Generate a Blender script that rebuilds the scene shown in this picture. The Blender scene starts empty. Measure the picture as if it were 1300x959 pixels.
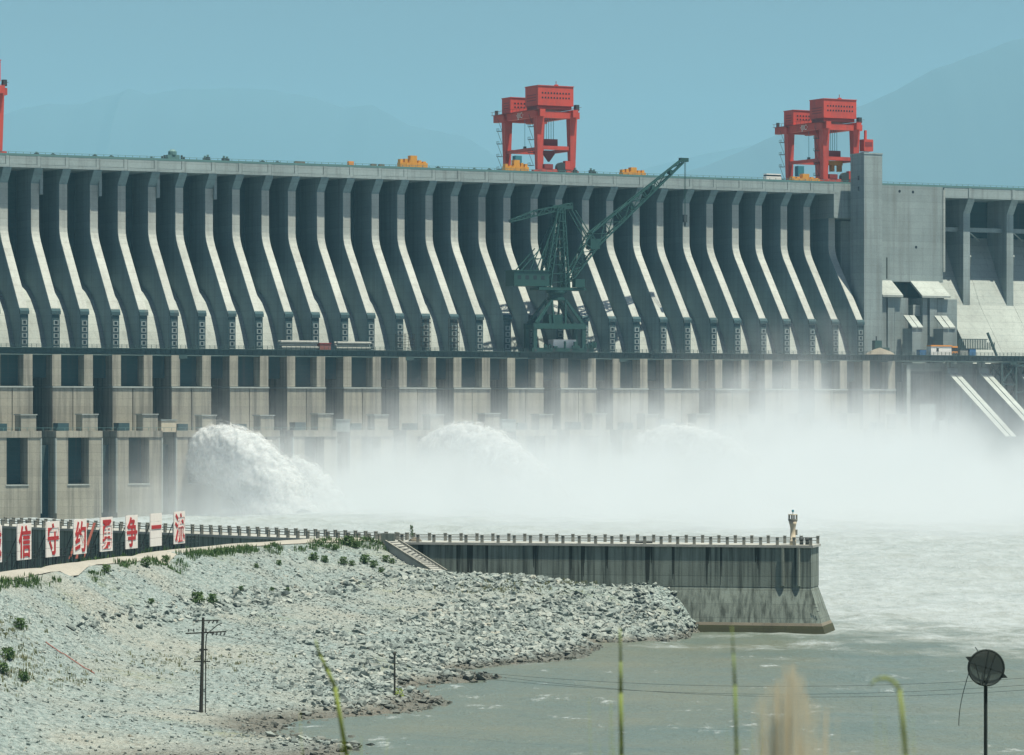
import bpy, bmesh, math, random
import numpy as np
from mathutils import Vector, Matrix, noise as mnoise

# ------------------------------------------------------------------ scene, camera, light
scene = bpy.context.scene
C = scene.collection
F = 4706.8            # focal length in photo pixels (1300 wide)
HZ = 526.13           # horizon row
ZC = 30.0             # eye height above the river
R = math.radians

cam_d = bpy.data.cameras.new('camera')
cam = bpy.data.objects.new('camera', cam_d); C.objects.link(cam)
cam.location = (0, 0, ZC); cam.rotation_euler = (R(90), 0, 0)
cam_d.sensor_fit = 'HORIZONTAL'; cam_d.sensor_width = 36.0
cam_d.lens = F / 1300 * 36.0
cam_d.shift_y = (HZ - 479.5) / 1300
cam_d.clip_start = 0.5; cam_d.clip_end = 60000
cam_d.dof.use_dof = True; cam_d.dof.focus_distance = 900; cam_d.dof.aperture_fstop = 8.0
scene.camera = cam

SUN_EL, SUN_AZ = R(73), R(-38)            # azimuth measured from +X towards +Y
sun_dir = Vector((math.cos(SUN_EL)*math.cos(SUN_AZ), math.cos(SUN_EL)*math.sin(SUN_AZ), math.sin(SUN_EL)))
sd = bpy.data.lights.new('sun', 'SUN'); sd.energy = 5.0; sd.angle = R(0.6); sd.color = (1.0, 0.89, 0.72)
sun = bpy.data.objects.new('sun', sd); C.objects.link(sun)
sun.rotation_euler = sun_dir.to_track_quat('Z', 'Y').to_euler(); sun.location = (300, 0, 400)

world = bpy.data.worlds.new('World'); scene.world = world; world.use_nodes = True
wn = world.node_tree.nodes; wl = world.node_tree.links; wn.clear()
wo = wn.new('ShaderNodeOutputWorld'); bg = wn.new('ShaderNodeBackground')
sky = wn.new('ShaderNodeTexSky'); sky.sky_type = 'NISHITA'; sky.sun_disc = False
sky.sun_elevation = SUN_EL; sky.sun_rotation = math.atan2(sun_dir.x, sun_dir.y)
sky.air_density = 1.6; sky.dust_density = 0.6; sky.ozone_density = 2.0; sky.altitude = 100
tint = wn.new('ShaderNodeMix'); tint.data_type = 'RGBA'; tint.blend_type = 'MULTIPLY'
tint.inputs[0].default_value = 1.0; tint.inputs[7].default_value = (0.295, 0.262, 0.335, 1)
wl.new(sky.outputs[0], tint.inputs[6]); wl.new(tint.outputs[2], bg.inputs[0])
bg.inputs[1].default_value = 0.08
wl.new(bg.outputs[0], wo.inputs[0])

vs = scene.view_settings
vs.view_transform = 'Standard'; vs.look = 'None'; vs.exposure = 0.80; vs.gamma = 1.0; vs.use_curve_mapping = False
cy = scene.cycles
cy.use_denoising = True; cy.volume_bounces = 4; cy.max_bounces = 10; cy.diffuse_bounces = 1
cy.volume_step_rate = 1.0; cy.volume_max_steps = 256; cy.sample_clamp_indirect = 8.0
cy.transparent_max_bounces = 24

# ------------------------------------------------------------------ coordinates
CA, SA = 0.8854438, 0.4647497
ALPHA = math.atan2(SA, CA)
X0, Y0 = -610.882/3.8, 1238.63
def W(px, py, d):                       # a point seen at a photo pixel, at its real distance
    return Vector(((px-650)/F*d, d, ZC-(py-HZ)/F*d))
def D(s, n, z):                         # along the dam, out from its face, up
    return Vector((X0+s*CA+n*SA, Y0+s*SA-n*CA, z))
def S(px, n):
    u = px-650
    return (F*(X0+n*SA)-u*(Y0-n*CA))/(u*SA-F*CA)
def Zd(py, px, n):
    s = S(px, n); return ZC-(py-HZ)*(Y0+s*SA-n*CA)/F

# ------------------------------------------------------------------ numpy noise
_rng = np.random.default_rng(5)
_LAT = _rng.random((256, 256))
def vnoise(x, y):
    xi = np.floor(x).astype(int); yi = np.floor(y).astype(int)
    fx = x-xi; fy = y-yi; fx = fx*fx*(3-2*fx); fy = fy*fy*(3-2*fy)
    a = _LAT[xi % 256, yi % 256]; b = _LAT[(xi+1) % 256, yi % 256]
    c = _LAT[xi % 256, (yi+1) % 256]; d = _LAT[(xi+1) % 256, (yi+1) % 256]
    return (a*(1-fx)+b*fx)*(1-fy)+(c*(1-fx)+d*fx)*fy
def fbm(x, y, o=4, g=0.5):
    t = 0; a = 1; n = 0
    for k in range(o):
        t = t+a*vnoise(x*2**k+17.3*k, y*2**k+9.1*k); n += a; a *= g
    return t/n-0.5

# ------------------------------------------------------------------ materials
MATS = {}
def nodes_of(m):
    m.use_nodes = True; nt = m.node_tree; nt.nodes.clear()
    out = nt.nodes.new('ShaderNodeOutputMaterial'); b = nt.nodes.new('ShaderNodeBsdfPrincipled')
    nt.links.new(b.outputs[0], out.inputs[0]); return nt, b, out
def noise_node(nt, vec, scale, detail=4, rough=0.55, mscale=None):
    if mscale is not None:
        mp = nt.nodes.new('ShaderNodeMapping'); mp.inputs['Scale'].default_value = mscale
        nt.links.new(vec, mp.inputs[0]); vec = mp.outputs[0]
    n = nt.nodes.new('ShaderNodeTexNoise'); n.inputs['Scale'].default_value = scale
    n.inputs['Detail'].default_value = detail; n.inputs['Roughness'].default_value = rough
    nt.links.new(vec, n.inputs[0]); return n.outputs[0]
def ramp(nt, fac, stops):
    r = nt.nodes.new('ShaderNodeValToRGB'); e = r.color_ramp.elements
    while len(e) < len(stops): e.new(0.5)
    for q, (p, c) in zip(e, stops):
        q.position = p; q.color = (c, c, c, 1) if isinstance(c, (int, float)) else (*c, 1)
    nt.links.new(fac, r.inputs[0]); return r.outputs[0]
def mixc(nt, fac, a, b, mode='MIX'):
    m = nt.nodes.new('ShaderNodeMix'); m.data_type = 'RGBA'; m.blend_type = mode
    for sock, v in ((m.inputs[0], fac), (m.inputs[6], a), (m.inputs[7], b)):
        if isinstance(v, (int, float)): sock.default_value = v
        elif isinstance(v, tuple): sock.default_value = (*v, 1)
        else: nt.links.new(v, sock)
    return m.outputs[2]
def math_n(nt, op, a, b=None, c=None, clamp=False):
    m = nt.nodes.new('ShaderNodeMath'); m.operation = op; m.use_clamp = clamp
    for k, v in enumerate((a, b, c)):
        if v is None: continue
        if isinstance(v, (int, float)): m.inputs[k].default_value = v
        else: nt.links.new(v, m.inputs[k])
    return m.outputs[0]
def bump(nt, b, h, strength, dist):
    n = nt.nodes.new('ShaderNodeBump'); n.inputs['Strength'].default_value = strength
    n.inputs['Distance'].default_value = dist
    nt.links.new(h, n.inputs['Height']); nt.links.new(n.outputs[0], b.inputs['Normal'])
def pos(nt):
    g = nt.nodes.new('ShaderNodeNewGeometry'); return g.outputs['Position']

def concrete(name, base, streak=0.35, lift=2.5, sc=1.0, dark=(0.10, 0.105, 0.10), cov=(0.52, 0.74)):
    m = bpy.data.materials.new(name); nt, b, out = nodes_of(m); P = pos(nt)
    big = noise_node(nt, P, 0.06*sc, 5)
    col = mixc(nt, ramp(nt, big, [(0.3, 0.0), (0.75, 1.0)]), tuple(v*0.80 for v in base), tuple(v*1.12 for v in base))
    st = noise_node(nt, P, 1.0, 5, 0.6, (0.55*sc, 0.55*sc, 0.022*sc))
    stm = ramp(nt, st, [(cov[0], 0.0), (cov[1], streak)])
    col = mixc(nt, stm, col, dark)
    # construction lifts: faint horizontal joints and formwork tone per lift
    sep = nt.nodes.new('ShaderNodeSeparateXYZ'); nt.links.new(P, sep.inputs[0])
    zz = math_n(nt, 'DIVIDE', sep.outputs[2], lift)
    fr = math_n(nt, 'FRACT', zz); j = math_n(nt, 'LESS_THAN', fr, 0.07)
    fl = math_n(nt, 'FLOOR', zz); wn_ = nt.nodes.new('ShaderNodeTexWhiteNoise'); wn_.noise_dimensions = '1D'
    nt.links.new(fl, wn_.inputs['W'])
    tone = math_n(nt, 'MULTIPLY_ADD', wn_.outputs[0], 0.12, 0.92)
    cmb = nt.nodes.new('ShaderNodeCombineColor')
    for k in range(3): nt.links.new(tone, cmb.inputs[k])
    col = mixc(nt, 1.0, col, cmb.outputs[0], 'MULTIPLY')
    col = mixc(nt, math_n(nt, 'MULTIPLY', j, 0.25), col, dark)
    fine = noise_node(nt, P, 1.6*sc, 6, 0.65)
    col = mixc(nt, 0.35, col, ramp(nt, fine, [(0.25, 0.45), (0.75, 1.0)]), 'MULTIPLY')
    nt.links.new(col, b.inputs['Base Color']); b.inputs['Roughness'].default_value = 0.9
    bump(nt, b, fine, 0.25, 0.15)
    MATS[name] = m; return m
def paint(name, base, rough=0.5, metal=0.0, wear=0.25, sc=0.6, wearcol=None):
    m = bpy.data.materials.new(name); nt, b, out = nodes_of(m); P = pos(nt)
    n = noise_node(nt, P, sc, 5, 0.6, (1, 1, 0.35)); wc = wearcol or tuple(v*0.45 for v in base)
    col = mixc(nt, ramp(nt, n, [(0.45, 0.0), (0.8, wear)]), base, wc)
    nt.links.new(col, b.inputs['Base Color']); b.inputs['Roughness'].default_value = rough; b.inputs['Metallic'].default_value = metal
    MATS[name] = m; return m

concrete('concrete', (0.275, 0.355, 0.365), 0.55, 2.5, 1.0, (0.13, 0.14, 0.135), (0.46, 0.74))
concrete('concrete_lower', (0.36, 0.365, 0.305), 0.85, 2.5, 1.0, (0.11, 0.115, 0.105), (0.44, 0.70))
concrete('concrete_pier_shade', (0.20, 0.305, 0.335), 0.5, 2.5, 1.0, (0.09, 0.12, 0.13), (0.46, 0.74))  # pier body: shade of the side faces put into a darker, tealer colour
concrete('concrete_sunlit', (0.42, 0.475, 0.45), 0.45, 2.5, 1.0, (0.18, 0.19, 0.18), (0.48, 0.78))  # paler copy for pier fronts and slopes, sunlight put into the colour
concrete('concrete_beam', (0.31, 0.40, 0.41), 0.45)
concrete('concrete_dark_shade', (0.032, 0.085, 0.10), 0.6, 1.5)  # recess shade put into the base colour; also dark end panels and boxes
concrete('concrete_pale', (0.36, 0.425, 0.41), 0.30)
concrete('concrete_jetty', (0.21, 0.27, 0.245), 0.85, 1.9, 3.2, (0.035, 0.05, 0.045), (0.42, 0.66))
concrete('concrete_post', (0.26, 0.28, 0.25), 0.5, 0.7, 4.0)
concrete('concrete_deck', (0.36, 0.395, 0.375), 0.2, 30, 2.0)
concrete('wet_stain', (0.028, 0.04, 0.036), 0.3, 9, 3.0, (0.02, 0.03, 0.028))
concrete('moss', (0.05, 0.06, 0.028), 0.5, 9, 4.0, (0.02, 0.025, 0.015))
concrete('silt', (0.22, 0.21, 0.165), 0.5, 9, 4.0)
paint('red_paint', (0.52, 0.062, 0.042), 0.6, 0, 0.8, 0.35, (0.27, 0.055, 0.05))
paint('red_dark', (0.22, 0.03, 0.03), 0.6)
paint('green_steel', (0.006, 0.055, 0.050), 0.6, 0.0, 0.4)
paint('bridge_steel', (0.022, 0.060, 0.062), 0.7)
paint('teal_rail', (0.09, 0.20, 0.20), 0.6)
paint('yellow_paint', (0.62, 0.30, 0.035), 0.6, 0, 0.6)
paint('blue_rope', (0.04, 0.22, 0.30), 0.6)
paint('dark_metal', (0.03, 0.045, 0.05), 0.6)
paint('glass_dark', (0.02, 0.03, 0.04), 0.15)
paint('white_paint', (0.74, 0.75, 0.72), 0.55, 0, 0.2)
paint('cream_paint', (0.50, 0.47, 0.36), 0.6)
paint('sign_white', (0.80, 0.80, 0.77), 0.6, 0, 0.25, 1.5, (0.52, 0.52, 0.48))
paint('sign_red', (0.42, 0.018, 0.022), 0.6, 0, 0.3, 2.0)
paint('brick_red', (0.28, 0.09, 0.07), 0.8)
paint('blue_paint', (0.05, 0.17, 0.36), 0.6)
paint('orange_paint', (0.70, 0.28, 0.04), 0.6)
paint('pole_wood', (0.028, 0.032, 0.028), 0.8, 0, 0.5, 3)
paint('grey_bundle', (0.30, 0.33, 0.31), 0.85, 0, 0.6, 1.2)
paint('mesh_dark', (0.012, 0.028, 0.030), 0.8)

def leaf_mat(name, a, bcol):
    m = bpy.data.materials.new(name); nt, b, out = nodes_of(m); P = pos(nt)
    n = noise_node(nt, P, 2.5, 3)
    nt.links.new(mixc(nt, ramp(nt, n, [(0.3, 0.0), (0.7, 1.0)]), a, bcol), b.inputs['Base Color'])
    b.inputs['Roughness'].default_value = 0.7
    tr = nt.nodes.new('ShaderNodeBsdfTranslucent'); tr.inputs[0].default_value = (*bcol, 1)
    mx = nt.nodes.new('ShaderNodeMixShader'); mx.inputs[0].default_value = 0.3
    nt.links.new(b.outputs[0], mx.inputs[1]); nt.links.new(tr.outputs[0], mx.inputs[2]); nt.links.new(mx.outputs[0], out.inputs[0])
    MATS[name] = m
leaf_mat('leaf', (0.035, 0.095, 0.030), (0.085, 0.16, 0.045))
leaf_mat('leaf_yellow', (0.14, 0.24, 0.045), (0.26, 0.34, 0.07))
leaf_mat('leaf_buff', (0.52, 0.51, 0.40), (0.60, 0.58, 0.44)); leaf_mat('leaf_dry', (0.22, 0.22, 0.13), (0.15, 0.19, 0.08))

def rock_mat():
    m = bpy.data.materials.new('rock'); nt, b, out = nodes_of(m); P = pos(nt)
    oi = nt.nodes.new('ShaderNodeObjectInfo')
    n = noise_node(nt, P, 0.45, 3); f = noise_node(nt, P, 5.0, 6, 0.7)
    v = nt.nodes.new('ShaderNodeTexVoronoi'); v.inputs['Scale'].default_value = 0.9; nt.links.new(P, v.inputs[0])
    sepc = nt.nodes.new('ShaderNodeSeparateColor'); nt.links.new(v.outputs['Color'], sepc.inputs[0])
    t = math_n(nt, 'MULTIPLY_ADD', sepc.outputs[0], 0.6, math_n(nt, 'MULTIPLY', n, 0.4))
    col = ramp(nt, t, [(0.1, (0.08, 0.11, 0.11)), (0.45, (0.215, 0.28, 0.275)), (0.75, (0.335, 0.395, 0.375)), (0.95, (0.36, 0.34, 0.26))])
    col = mixc(nt, 0.5, col, ramp(nt, f, [(0.3, 0.5), (0.7, 1.0)]), 'MULTIPLY')
    sz_ = nt.nodes.new('ShaderNodeSeparateXYZ'); nt.links.new(P, sz_.inputs[0])
    wet = math_n(nt, 'MULTIPLY_ADD', math_n(nt, 'ADD', sz_.outputs[2], math_n(nt, 'MULTIPLY', n, 0.8)), -1.6, 2.1, True)
    col = mixc(nt, math_n(nt, 'MULTIPLY', wet, 0.75), col, (0.055, 0.06, 0.05))
    nt.links.new(col, b.inputs['Base Color']); b.inputs['Roughness'].default_value = 0.9
    bump(nt, b, f, 0.5, 0.15); MATS['rock'] = m
rock_mat()
def gravel_mat():
    m = bpy.data.materials.new('gravel'); nt, b, out = nodes_of(m); P = pos(nt)
    n = noise_node(nt, P, 0.06, 5, 0.6); f = noise_node(nt, P, 2.2, 7, 0.75)
    v = nt.nodes.new('ShaderNodeTexVoronoi'); v.inputs['Scale'].default_value = 2.6; nt.links.new(P, v.inputs[0])
    v2 = nt.nodes.new('ShaderNodeTexVoronoi'); v2.inputs['Scale'].default_value = 5.5; nt.links.new(P, v2.inputs[0])
    sc_ = nt.nodes.new('ShaderNodeSeparateColor'); nt.links.new(v.outputs['Color'], sc_.inputs[0])
    t = math_n(nt, 'MULTIPLY_ADD', sc_.outputs[1], 0.55, math_n(nt, 'MULTIPLY', f, 0.5))
    col = ramp(nt, t, [(0.12, (0.075, 0.105, 0.10)), (0.45, (0.215, 0.295, 0.295)), (0.9, (0.325, 0.395, 0.385))])
    col = mixc(nt, ramp(nt, n, [(0.45, 0.0), (0.72, 0.55)]), col, (0.36, 0.355, 0.29))
    # thin grass cover in patches
    g = noise_node(nt, P, 0.09, 4); g2 = noise_node(nt, P, 1.4, 4)
    gm = math_n(nt, 'MULTIPLY', ramp(nt, g, [(0.58, 0.0), (0.74, 0.7)]), ramp(nt, g2, [(0.42, 0.0), (0.6, 1.0)]))
    col = mixc(nt, gm, col, (0.17, 0.21, 0.10))
    sz_ = nt.nodes.new('ShaderNodeSeparateXYZ'); nt.links.new(P, sz_.inputs[0])
    wet = math_n(nt, 'MULTIPLY_ADD', math_n(nt, 'ADD', sz_.outputs[2], math_n(nt, 'MULTIPLY', n, 0.8)), -1.6, 2.1, True)
    col = mixc(nt, math_n(nt, 'MULTIPLY', wet, 0.7), col, (0.085, 0.075, 0.055))
    nt.links.new(col, b.inputs['Base Color']); b.inputs['Roughness'].default_value = 0.95
    h = math_n(nt, 'ADD', v.outputs['Distance'], math_n(nt, 'MULTIPLY', v2.outputs['Distance'], 0.5))
    bump(nt, b, h, 0.9, 0.45); MATS['gravel'] = m
gravel_mat()
def dirt_mat(name, base):
    m = bpy.data.materials.new(name); nt, b, out = nodes_of(m); P = pos(nt)
    n = noise_node(nt, P, 0.25, 5); f = noise_node(nt, P, 3.0, 5)
    col = mixc(nt, ramp(nt, n, [(0.35, 0.0), (0.7, 1.0)]), tuple(v*0.82 for v in base), base)
    col = mixc(nt, 0.4, col, ramp(nt, f, [(0.3, 0.6), (0.7, 1.0)]), 'MULTIPLY')
    nt.links.new(col, b.inputs['Base Color']); b.inputs['Roughness'].default_value = 0.95
    bump(nt, b, f, 0.4, 0.08); MATS[name] = m
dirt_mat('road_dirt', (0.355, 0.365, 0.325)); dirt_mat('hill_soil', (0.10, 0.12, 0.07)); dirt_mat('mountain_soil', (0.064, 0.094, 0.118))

def water_mat():
    m = bpy.data.materials.new('water'); nt, b, out = nodes_of(m); P = pos(nt)
    sep = nt.nodes.new('ShaderNodeSeparateXYZ'); nt.links.new(P, sep.inputs[0])
    # distance from the stilling basin and from the calm water in the lee of the jetty
    a = math_n(nt, 'MULTIPLY_ADD', sep.outputs[0], 0.0075, -0.30)
    d_ = math_n(nt, 'MULTIPLY_ADD', sep.outputs[1], 0.0063, -3.02)
    t = math_n(nt, 'ADD', a, d_)
    n1 = noise_node(nt, P, 1.0, 6, 0.62, (0.035, 0.035, 0.05)); n2 = noise_node(nt, P, 1.0, 6, 0.7, (0.11, 0.055, 0.1))
    n3 = noise_node(nt, P, 1.0, 5, 0.7, (0.55, 0.28, 0.5))
    cover = math_n(nt, 'ADD', math_n(nt, 'MULTIPLY', t, 0.62), math_n(nt, 'ADD', math_n(nt, 'MULTIPLY', n1, 1.0), math_n(nt, 'MULTIPLY', n2, 1.25)))
    fm = ramp(nt, math_n(nt, 'MULTIPLY', cover, 0.5), [(0.55, 0.0), (0.76, 1.0)])
    n2s = ramp(nt, math_n(nt, 'MULTIPLY_ADD', n3, 0.35, math_n(nt, 'MULTIPLY', n2, 0.75)), [(0.635, 0.0), (0.71, 1.0)])
    streak = math_n(nt, 'MAXIMUM', math_n(nt, 'MULTIPLY', math_n(nt, 'MULTIPLY', fm, ramp(nt, n3, [(0.32, 0.66), (0.60, 1.0)])), ramp(nt, n2, [(0.34, 0.72), (0.58, 1.0)])), math_n(nt, 'MULTIPLY', n2s, 0.8))
    body = mixc(nt, ramp(nt, n1, [(0.35, 0.0), (0.65, 1.0)]), (0.10, 0.14, 0.125), (0.14, 0.16, 0.12))
    col = mixc(nt, streak, body, (0.31, 0.375, 0.40))
    nt.links.new(col, b.inputs['Base Color'])
    rr = math_n(nt, 'MULTIPLY_ADD', streak, 0.5, 0.30); nt.links.new(rr, b.inputs['Roughness'])
    b.inputs['Specular IOR Level'].default_value = 0.35
    bump(nt, b, math_n(nt, 'ADD', n3, math_n(nt, 'MULTIPLY', n2, 2.0)), 0.95, 0.55); MATS['water'] = m
water_mat()
def foam_mat():
    m = bpy.data.materials.new('spray'); nt, b, out = nodes_of(m); P = pos(nt)
    f = noise_node(nt, P, 0.35, 7, 0.7)
    nt.links.new(ramp(nt, f, [(0.25, (0.60, 0.68, 0.72)), (0.6, (0.72, 0.80, 0.84))]), b.inputs['Base Color']); b.inputs['Roughness'].default_value = 1.0
    b.inputs['Specular IOR Level'].default_value = 0.0
    tr = nt.nodes.new('ShaderNodeBsdfTranslucent'); tr.inputs[0].default_value = (0.85, 0.88, 0.88, 1)
    mx = nt.nodes.new('ShaderNodeMixShader'); mx.inputs[0].default_value = 0.45
    nt.links.new(b.outputs[0], mx.inputs[1]); nt.links.new(tr.outputs[0], mx.inputs[2]); nt.links.new(mx.outputs[0], out.inputs[0])
    bump(nt, b, f, 0.6, 1.2); MATS['spray'] = m
foam_mat()

# ------------------------------------------------------------------ builders
def tag(o, label=None, cat=None, group=None, kind=None):
    if label: o['label'] = label
    if cat: o['category'] = cat
    if group: o['group'] = group
    if kind: o['kind'] = kind
    return o
def empty(name, loc=(0, 0, 0), rz=0.0):
    o = bpy.data.objects.new(name, None); C.objects.link(o); o.location = loc; o.rotation_euler = (0, 0, rz)
    o.empty_display_size = 0.5; return o
def link(name, mesh, parent=None, loc=(0, 0, 0), rot=(0, 0, 0), scale=None):
    o = bpy.data.objects.new(name, mesh); C.objects.link(o); o.location = loc; o.rotation_euler = rot
    if scale is not None: o.scale = scale
    if parent: o.parent = parent
    return o
class MB:
    def __init__(s): s.v = []; s.f = []
    def add(s, vs_, fs):
        k = len(s.v); s.v += [tuple(p) for p in vs_]; s.f += [tuple(i+k for i in q) for q in fs]; return s
    def box(s, x0, x1, y0, y1, z0, z1):
        return s.add([(x0, y0, z0), (x1, y0, z0), (x1, y1, z0), (x0, y1, z0), (x0, y0, z1), (x1, y0, z1), (x1, y1, z1), (x0, y1, z1)],
                     [(0, 3, 2, 1), (4, 5, 6, 7), (0, 1, 5, 4), (1, 2, 6, 5), (2, 3, 7, 6), (3, 0, 4, 7)])
    def cube(s, c, sx, sy, sz): return s.box(c[0]-sx/2, c[0]+sx/2, c[1]-sy/2, c[1]+sy/2, c[2]-sz/2, c[2]+sz/2)
    def prism(s, prof, a, b, fn):         # fn(t, p, q) maps extrude position and profile point
        n = len(prof)
        vs_ = [fn(a, p, q) for p, q in prof]+[fn(b, p, q) for p, q in prof]
        fs = [tuple(range(n))[::-1], tuple(range(n, 2*n))]+[(i, (i+1) % n, n+(i+1) % n, n+i) for i in range(n)]
        return s.add(vs_, fs)
    def sprism(s, prof, s0, s1): return s.prism(prof, s0, s1, lambda t, n, z: (t, -n, z))
    def bar(s, p, q, w, h=None, w2=None):
        p = Vector(p); q = Vector(q); h = h or w; d = (q-p)
        if d.length < 1e-6: return s
        d.normalize(); up = Vector((0, 0, 1)) if abs(d.z) < 0.95 else Vector((0, 1, 0))
        a = d.cross(up).normalized(); b = a.cross(d)
        k = (w2/w) if w2 else 1.0
        vs_ = [p+a*i*w/2+b*j*h/2 for i, j in ((-1, -1), (1, -1), (1, 1), (-1, 1))]+[q+a*i*w*k/2+b*j*h*k/2 for i, j in ((-1, -1), (1, -1), (1, 1), (-1, 1))]
        return s.add(vs_, [(0, 1, 2, 3), (7, 6, 5, 4), (0, 4, 5, 1), (1, 5, 6, 2), (2, 6, 7, 3), (3, 7, 4, 0)])
    def tube(s, p, q, r0, r1=None, seg=10, cap=True):
        p = Vector(p); q = Vector(q); r1 = r0 if r1 is None else r1; d = (q-p).normalized()
        up = Vector((0, 0, 1)) if abs(d.z) < 0.95 else Vector((0, 1, 0)); a = d.cross(up).normalized(); b = a.cross(d)
        vs_ = []
        for c_, r in ((p, r0), (q, r1)):
            vs_ += [c_+a*math.cos(2*math.pi*i/seg)*r+b*math.sin(2*math.pi*i/seg)*r for i in range(seg)]
        fs = [(i, (i+1) % seg, seg+(i+1) % seg, seg+i) for i in range(seg)]
        if cap: fs += [tuple(range(seg))[::-1], tuple(range(seg, 2*seg))]
        return s.add(vs_, fs)
    def lathe(s, prof, seg=14, c=(0, 0, 0)):
        vs_ = []; n = len(prof)
        for r, z in prof: vs_ += [(c[0]+r*math.cos(2*math.pi*i/seg), c[1]+r*math.sin(2*math.pi*i/seg), c[2]+z) for i in range(seg)]
        fs = [(j*seg+i, j*seg+(i+1) % seg, (j+1)*seg+(i+1) % seg, (j+1)*seg+i) for j in range(n-1) for i in range(seg)]
        fs += [tuple(range(seg))[::-1], tuple(range((n-1)*seg, n*seg))]
        return s.add(vs_, fs)
    def truss(s, P, Q, w0, h0, w1, h1, n, r, r2=None):   # four-chord lattice between P and Q
        P = Vector(P); Q = Vector(Q); d = (Q-P).normalized(); r2 = r2 or r*0.6
        a = Vector((0, 1, 0)) if abs(d.y) < 0.9 else Vector((1, 0, 0)); a = (a-d*a.dot(d)).normalized(); b = d.cross(a)
        def pt(t, i, j): w = w0+(w1-w0)*t; h = h0+(h1-h0)*t; return P+(Q-P)*t+a*i*w/2+b*j*h/2
        cs = [(-1, -1), (1, -1), (1, 1), (-1, 1)]
        for i, j in cs: s.bar(pt(0, i, j), pt(1, i, j), r)
        for k in range(n+1):
            t = k/n
            for q in range(4):
                s.bar(pt(t, *cs[q]), pt(t, *cs[(q+1) % 4]), r2)
                if k < n:
                    A, B = (cs[q], cs[(q+1) % 4]) if k % 2 else (cs[(q+1) % 4], cs[q])
                    s.bar(pt(t, *A), pt((k+1)/n, *B), r2)
        return s
    def mesh(s, name, mat, smooth=False):
        me = bpy.data.meshes.new(name); me.from_pydata(s.v, [], s.f)
        bm = bmesh.new(); bm.from_mesh(me); bmesh.ops.recalc_face_normals(bm, faces=bm.faces); bm.to_mesh(me); bm.free()
        me.materials.append(MATS[mat] if isinstance(mat, str) else mat)
        if smooth: me.polygons.foreach_set('use_smooth', [True]*len(me.polygons))
        me.update(); return me
    def build(s, name, mat, parent=None, smooth=False, loc=(0, 0, 0), rot=(0, 0, 0)):
        return link(name, s.mesh(name, mat, smooth), parent, loc, rot)
def grid_mesh(name, X, Y, Z, mat, smooth=True):
    ny, nx = X.shape
    me = bpy.data.meshes.new(name)
    co = np.stack([X, Y, Z], -1).reshape(-1, 3)
    i = np.arange(ny*nx).reshape(ny, nx)
    q = np.stack([i[:-1, :-1], i[:-1, 1:], i[1:, 1:], i[1:, :-1]], -1).reshape(-1, 4)
    me.vertices.add(len(co)); me.vertices.foreach_set('co', co.astype(np.float32).ravel())
    me.loops.add(q.size); me.loops.foreach_set('vertex_index', q.astype(np.int32).ravel())
    me.polygons.add(len(q)); me.polygons.foreach_set('loop_start', np.arange(0, q.size, 4, dtype=np.int32))
    me.polygons.foreach_set('use_smooth', np.ones(len(q), bool) if smooth else np.zeros(len(q), bool))
    me.update(calc_edges=True); me.validate(); me.materials.append(MATS[mat]); return me
def soup(name, co, faces, mat, smooth=False):     # big triangle or quad soup from numpy
    me = bpy.data.meshes.new(name); k = faces.shape[1]
    me.vertices.add(len(co)); me.vertices.foreach_set('co', np.asarray(co, np.float32).ravel())
    me.loops.add(faces.size); me.loops.foreach_set('vertex_index', faces.astype(np.int32).ravel())
    me.polygons.add(len(faces)); me.polygons.foreach_set('loop_start', np.arange(0, faces.size, k, dtype=np.int32))
    me.polygons.foreach_set('use_smooth', np.full(len(faces), smooth))
    me.update(calc_edges=True); me.materials.append(MATS[mat]); return me

# ================================================================== LARGE SETTING
# --- far ground, river, hills
tag(MB().add([(-8000, 1480, -6), (8000, 1480, -6), (8000, 29000, -6), (-8000, 29000, -6)], [(0, 1, 2, 3)]).build('ground', 'hill_soil'),
    'far valley floor behind the dam', None, None, 'structure')
xs = np.concatenate([np.linspace(-900, -140, 30), np.arange(-138, 300, 1.15), np.linspace(305, 1300, 30)])
ys = np.concatenate([np.arange(300, 720, 1.1), np.arange(722, 1500, 3.0)])
GX, GY = np.meshgrid(xs, ys)
rough = np.clip((GX*0.0075-0.30+GY*0.0063-3.02)*0.8+0.45, 0.5, 1.3)
WZ = rough*(1.7*fbm(GX/16, GY/20, 4, 0.55)+0.5*(0.5-np.abs(fbm(GX/5, GY/4, 3)))*1.2+0.55*fbm(GX/4.0, GY/6.5, 3)-0.35)
_s = (GX-X0)*CA+(GY-Y0)*SA; _n = (GX-X0)*SA-(GY-Y0)*CA
_f = np.clip((170-_n)/110, 0, 1)*np.clip((75-_s)/60, 0, 1); WZ = WZ-4.6*_f*_f*(3-2*_f)
tag(link('river', grid_mesh('river', GX, GY, WZ, 'water')), 'turbid churning river below the spillway', None, None, 'structure')

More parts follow.
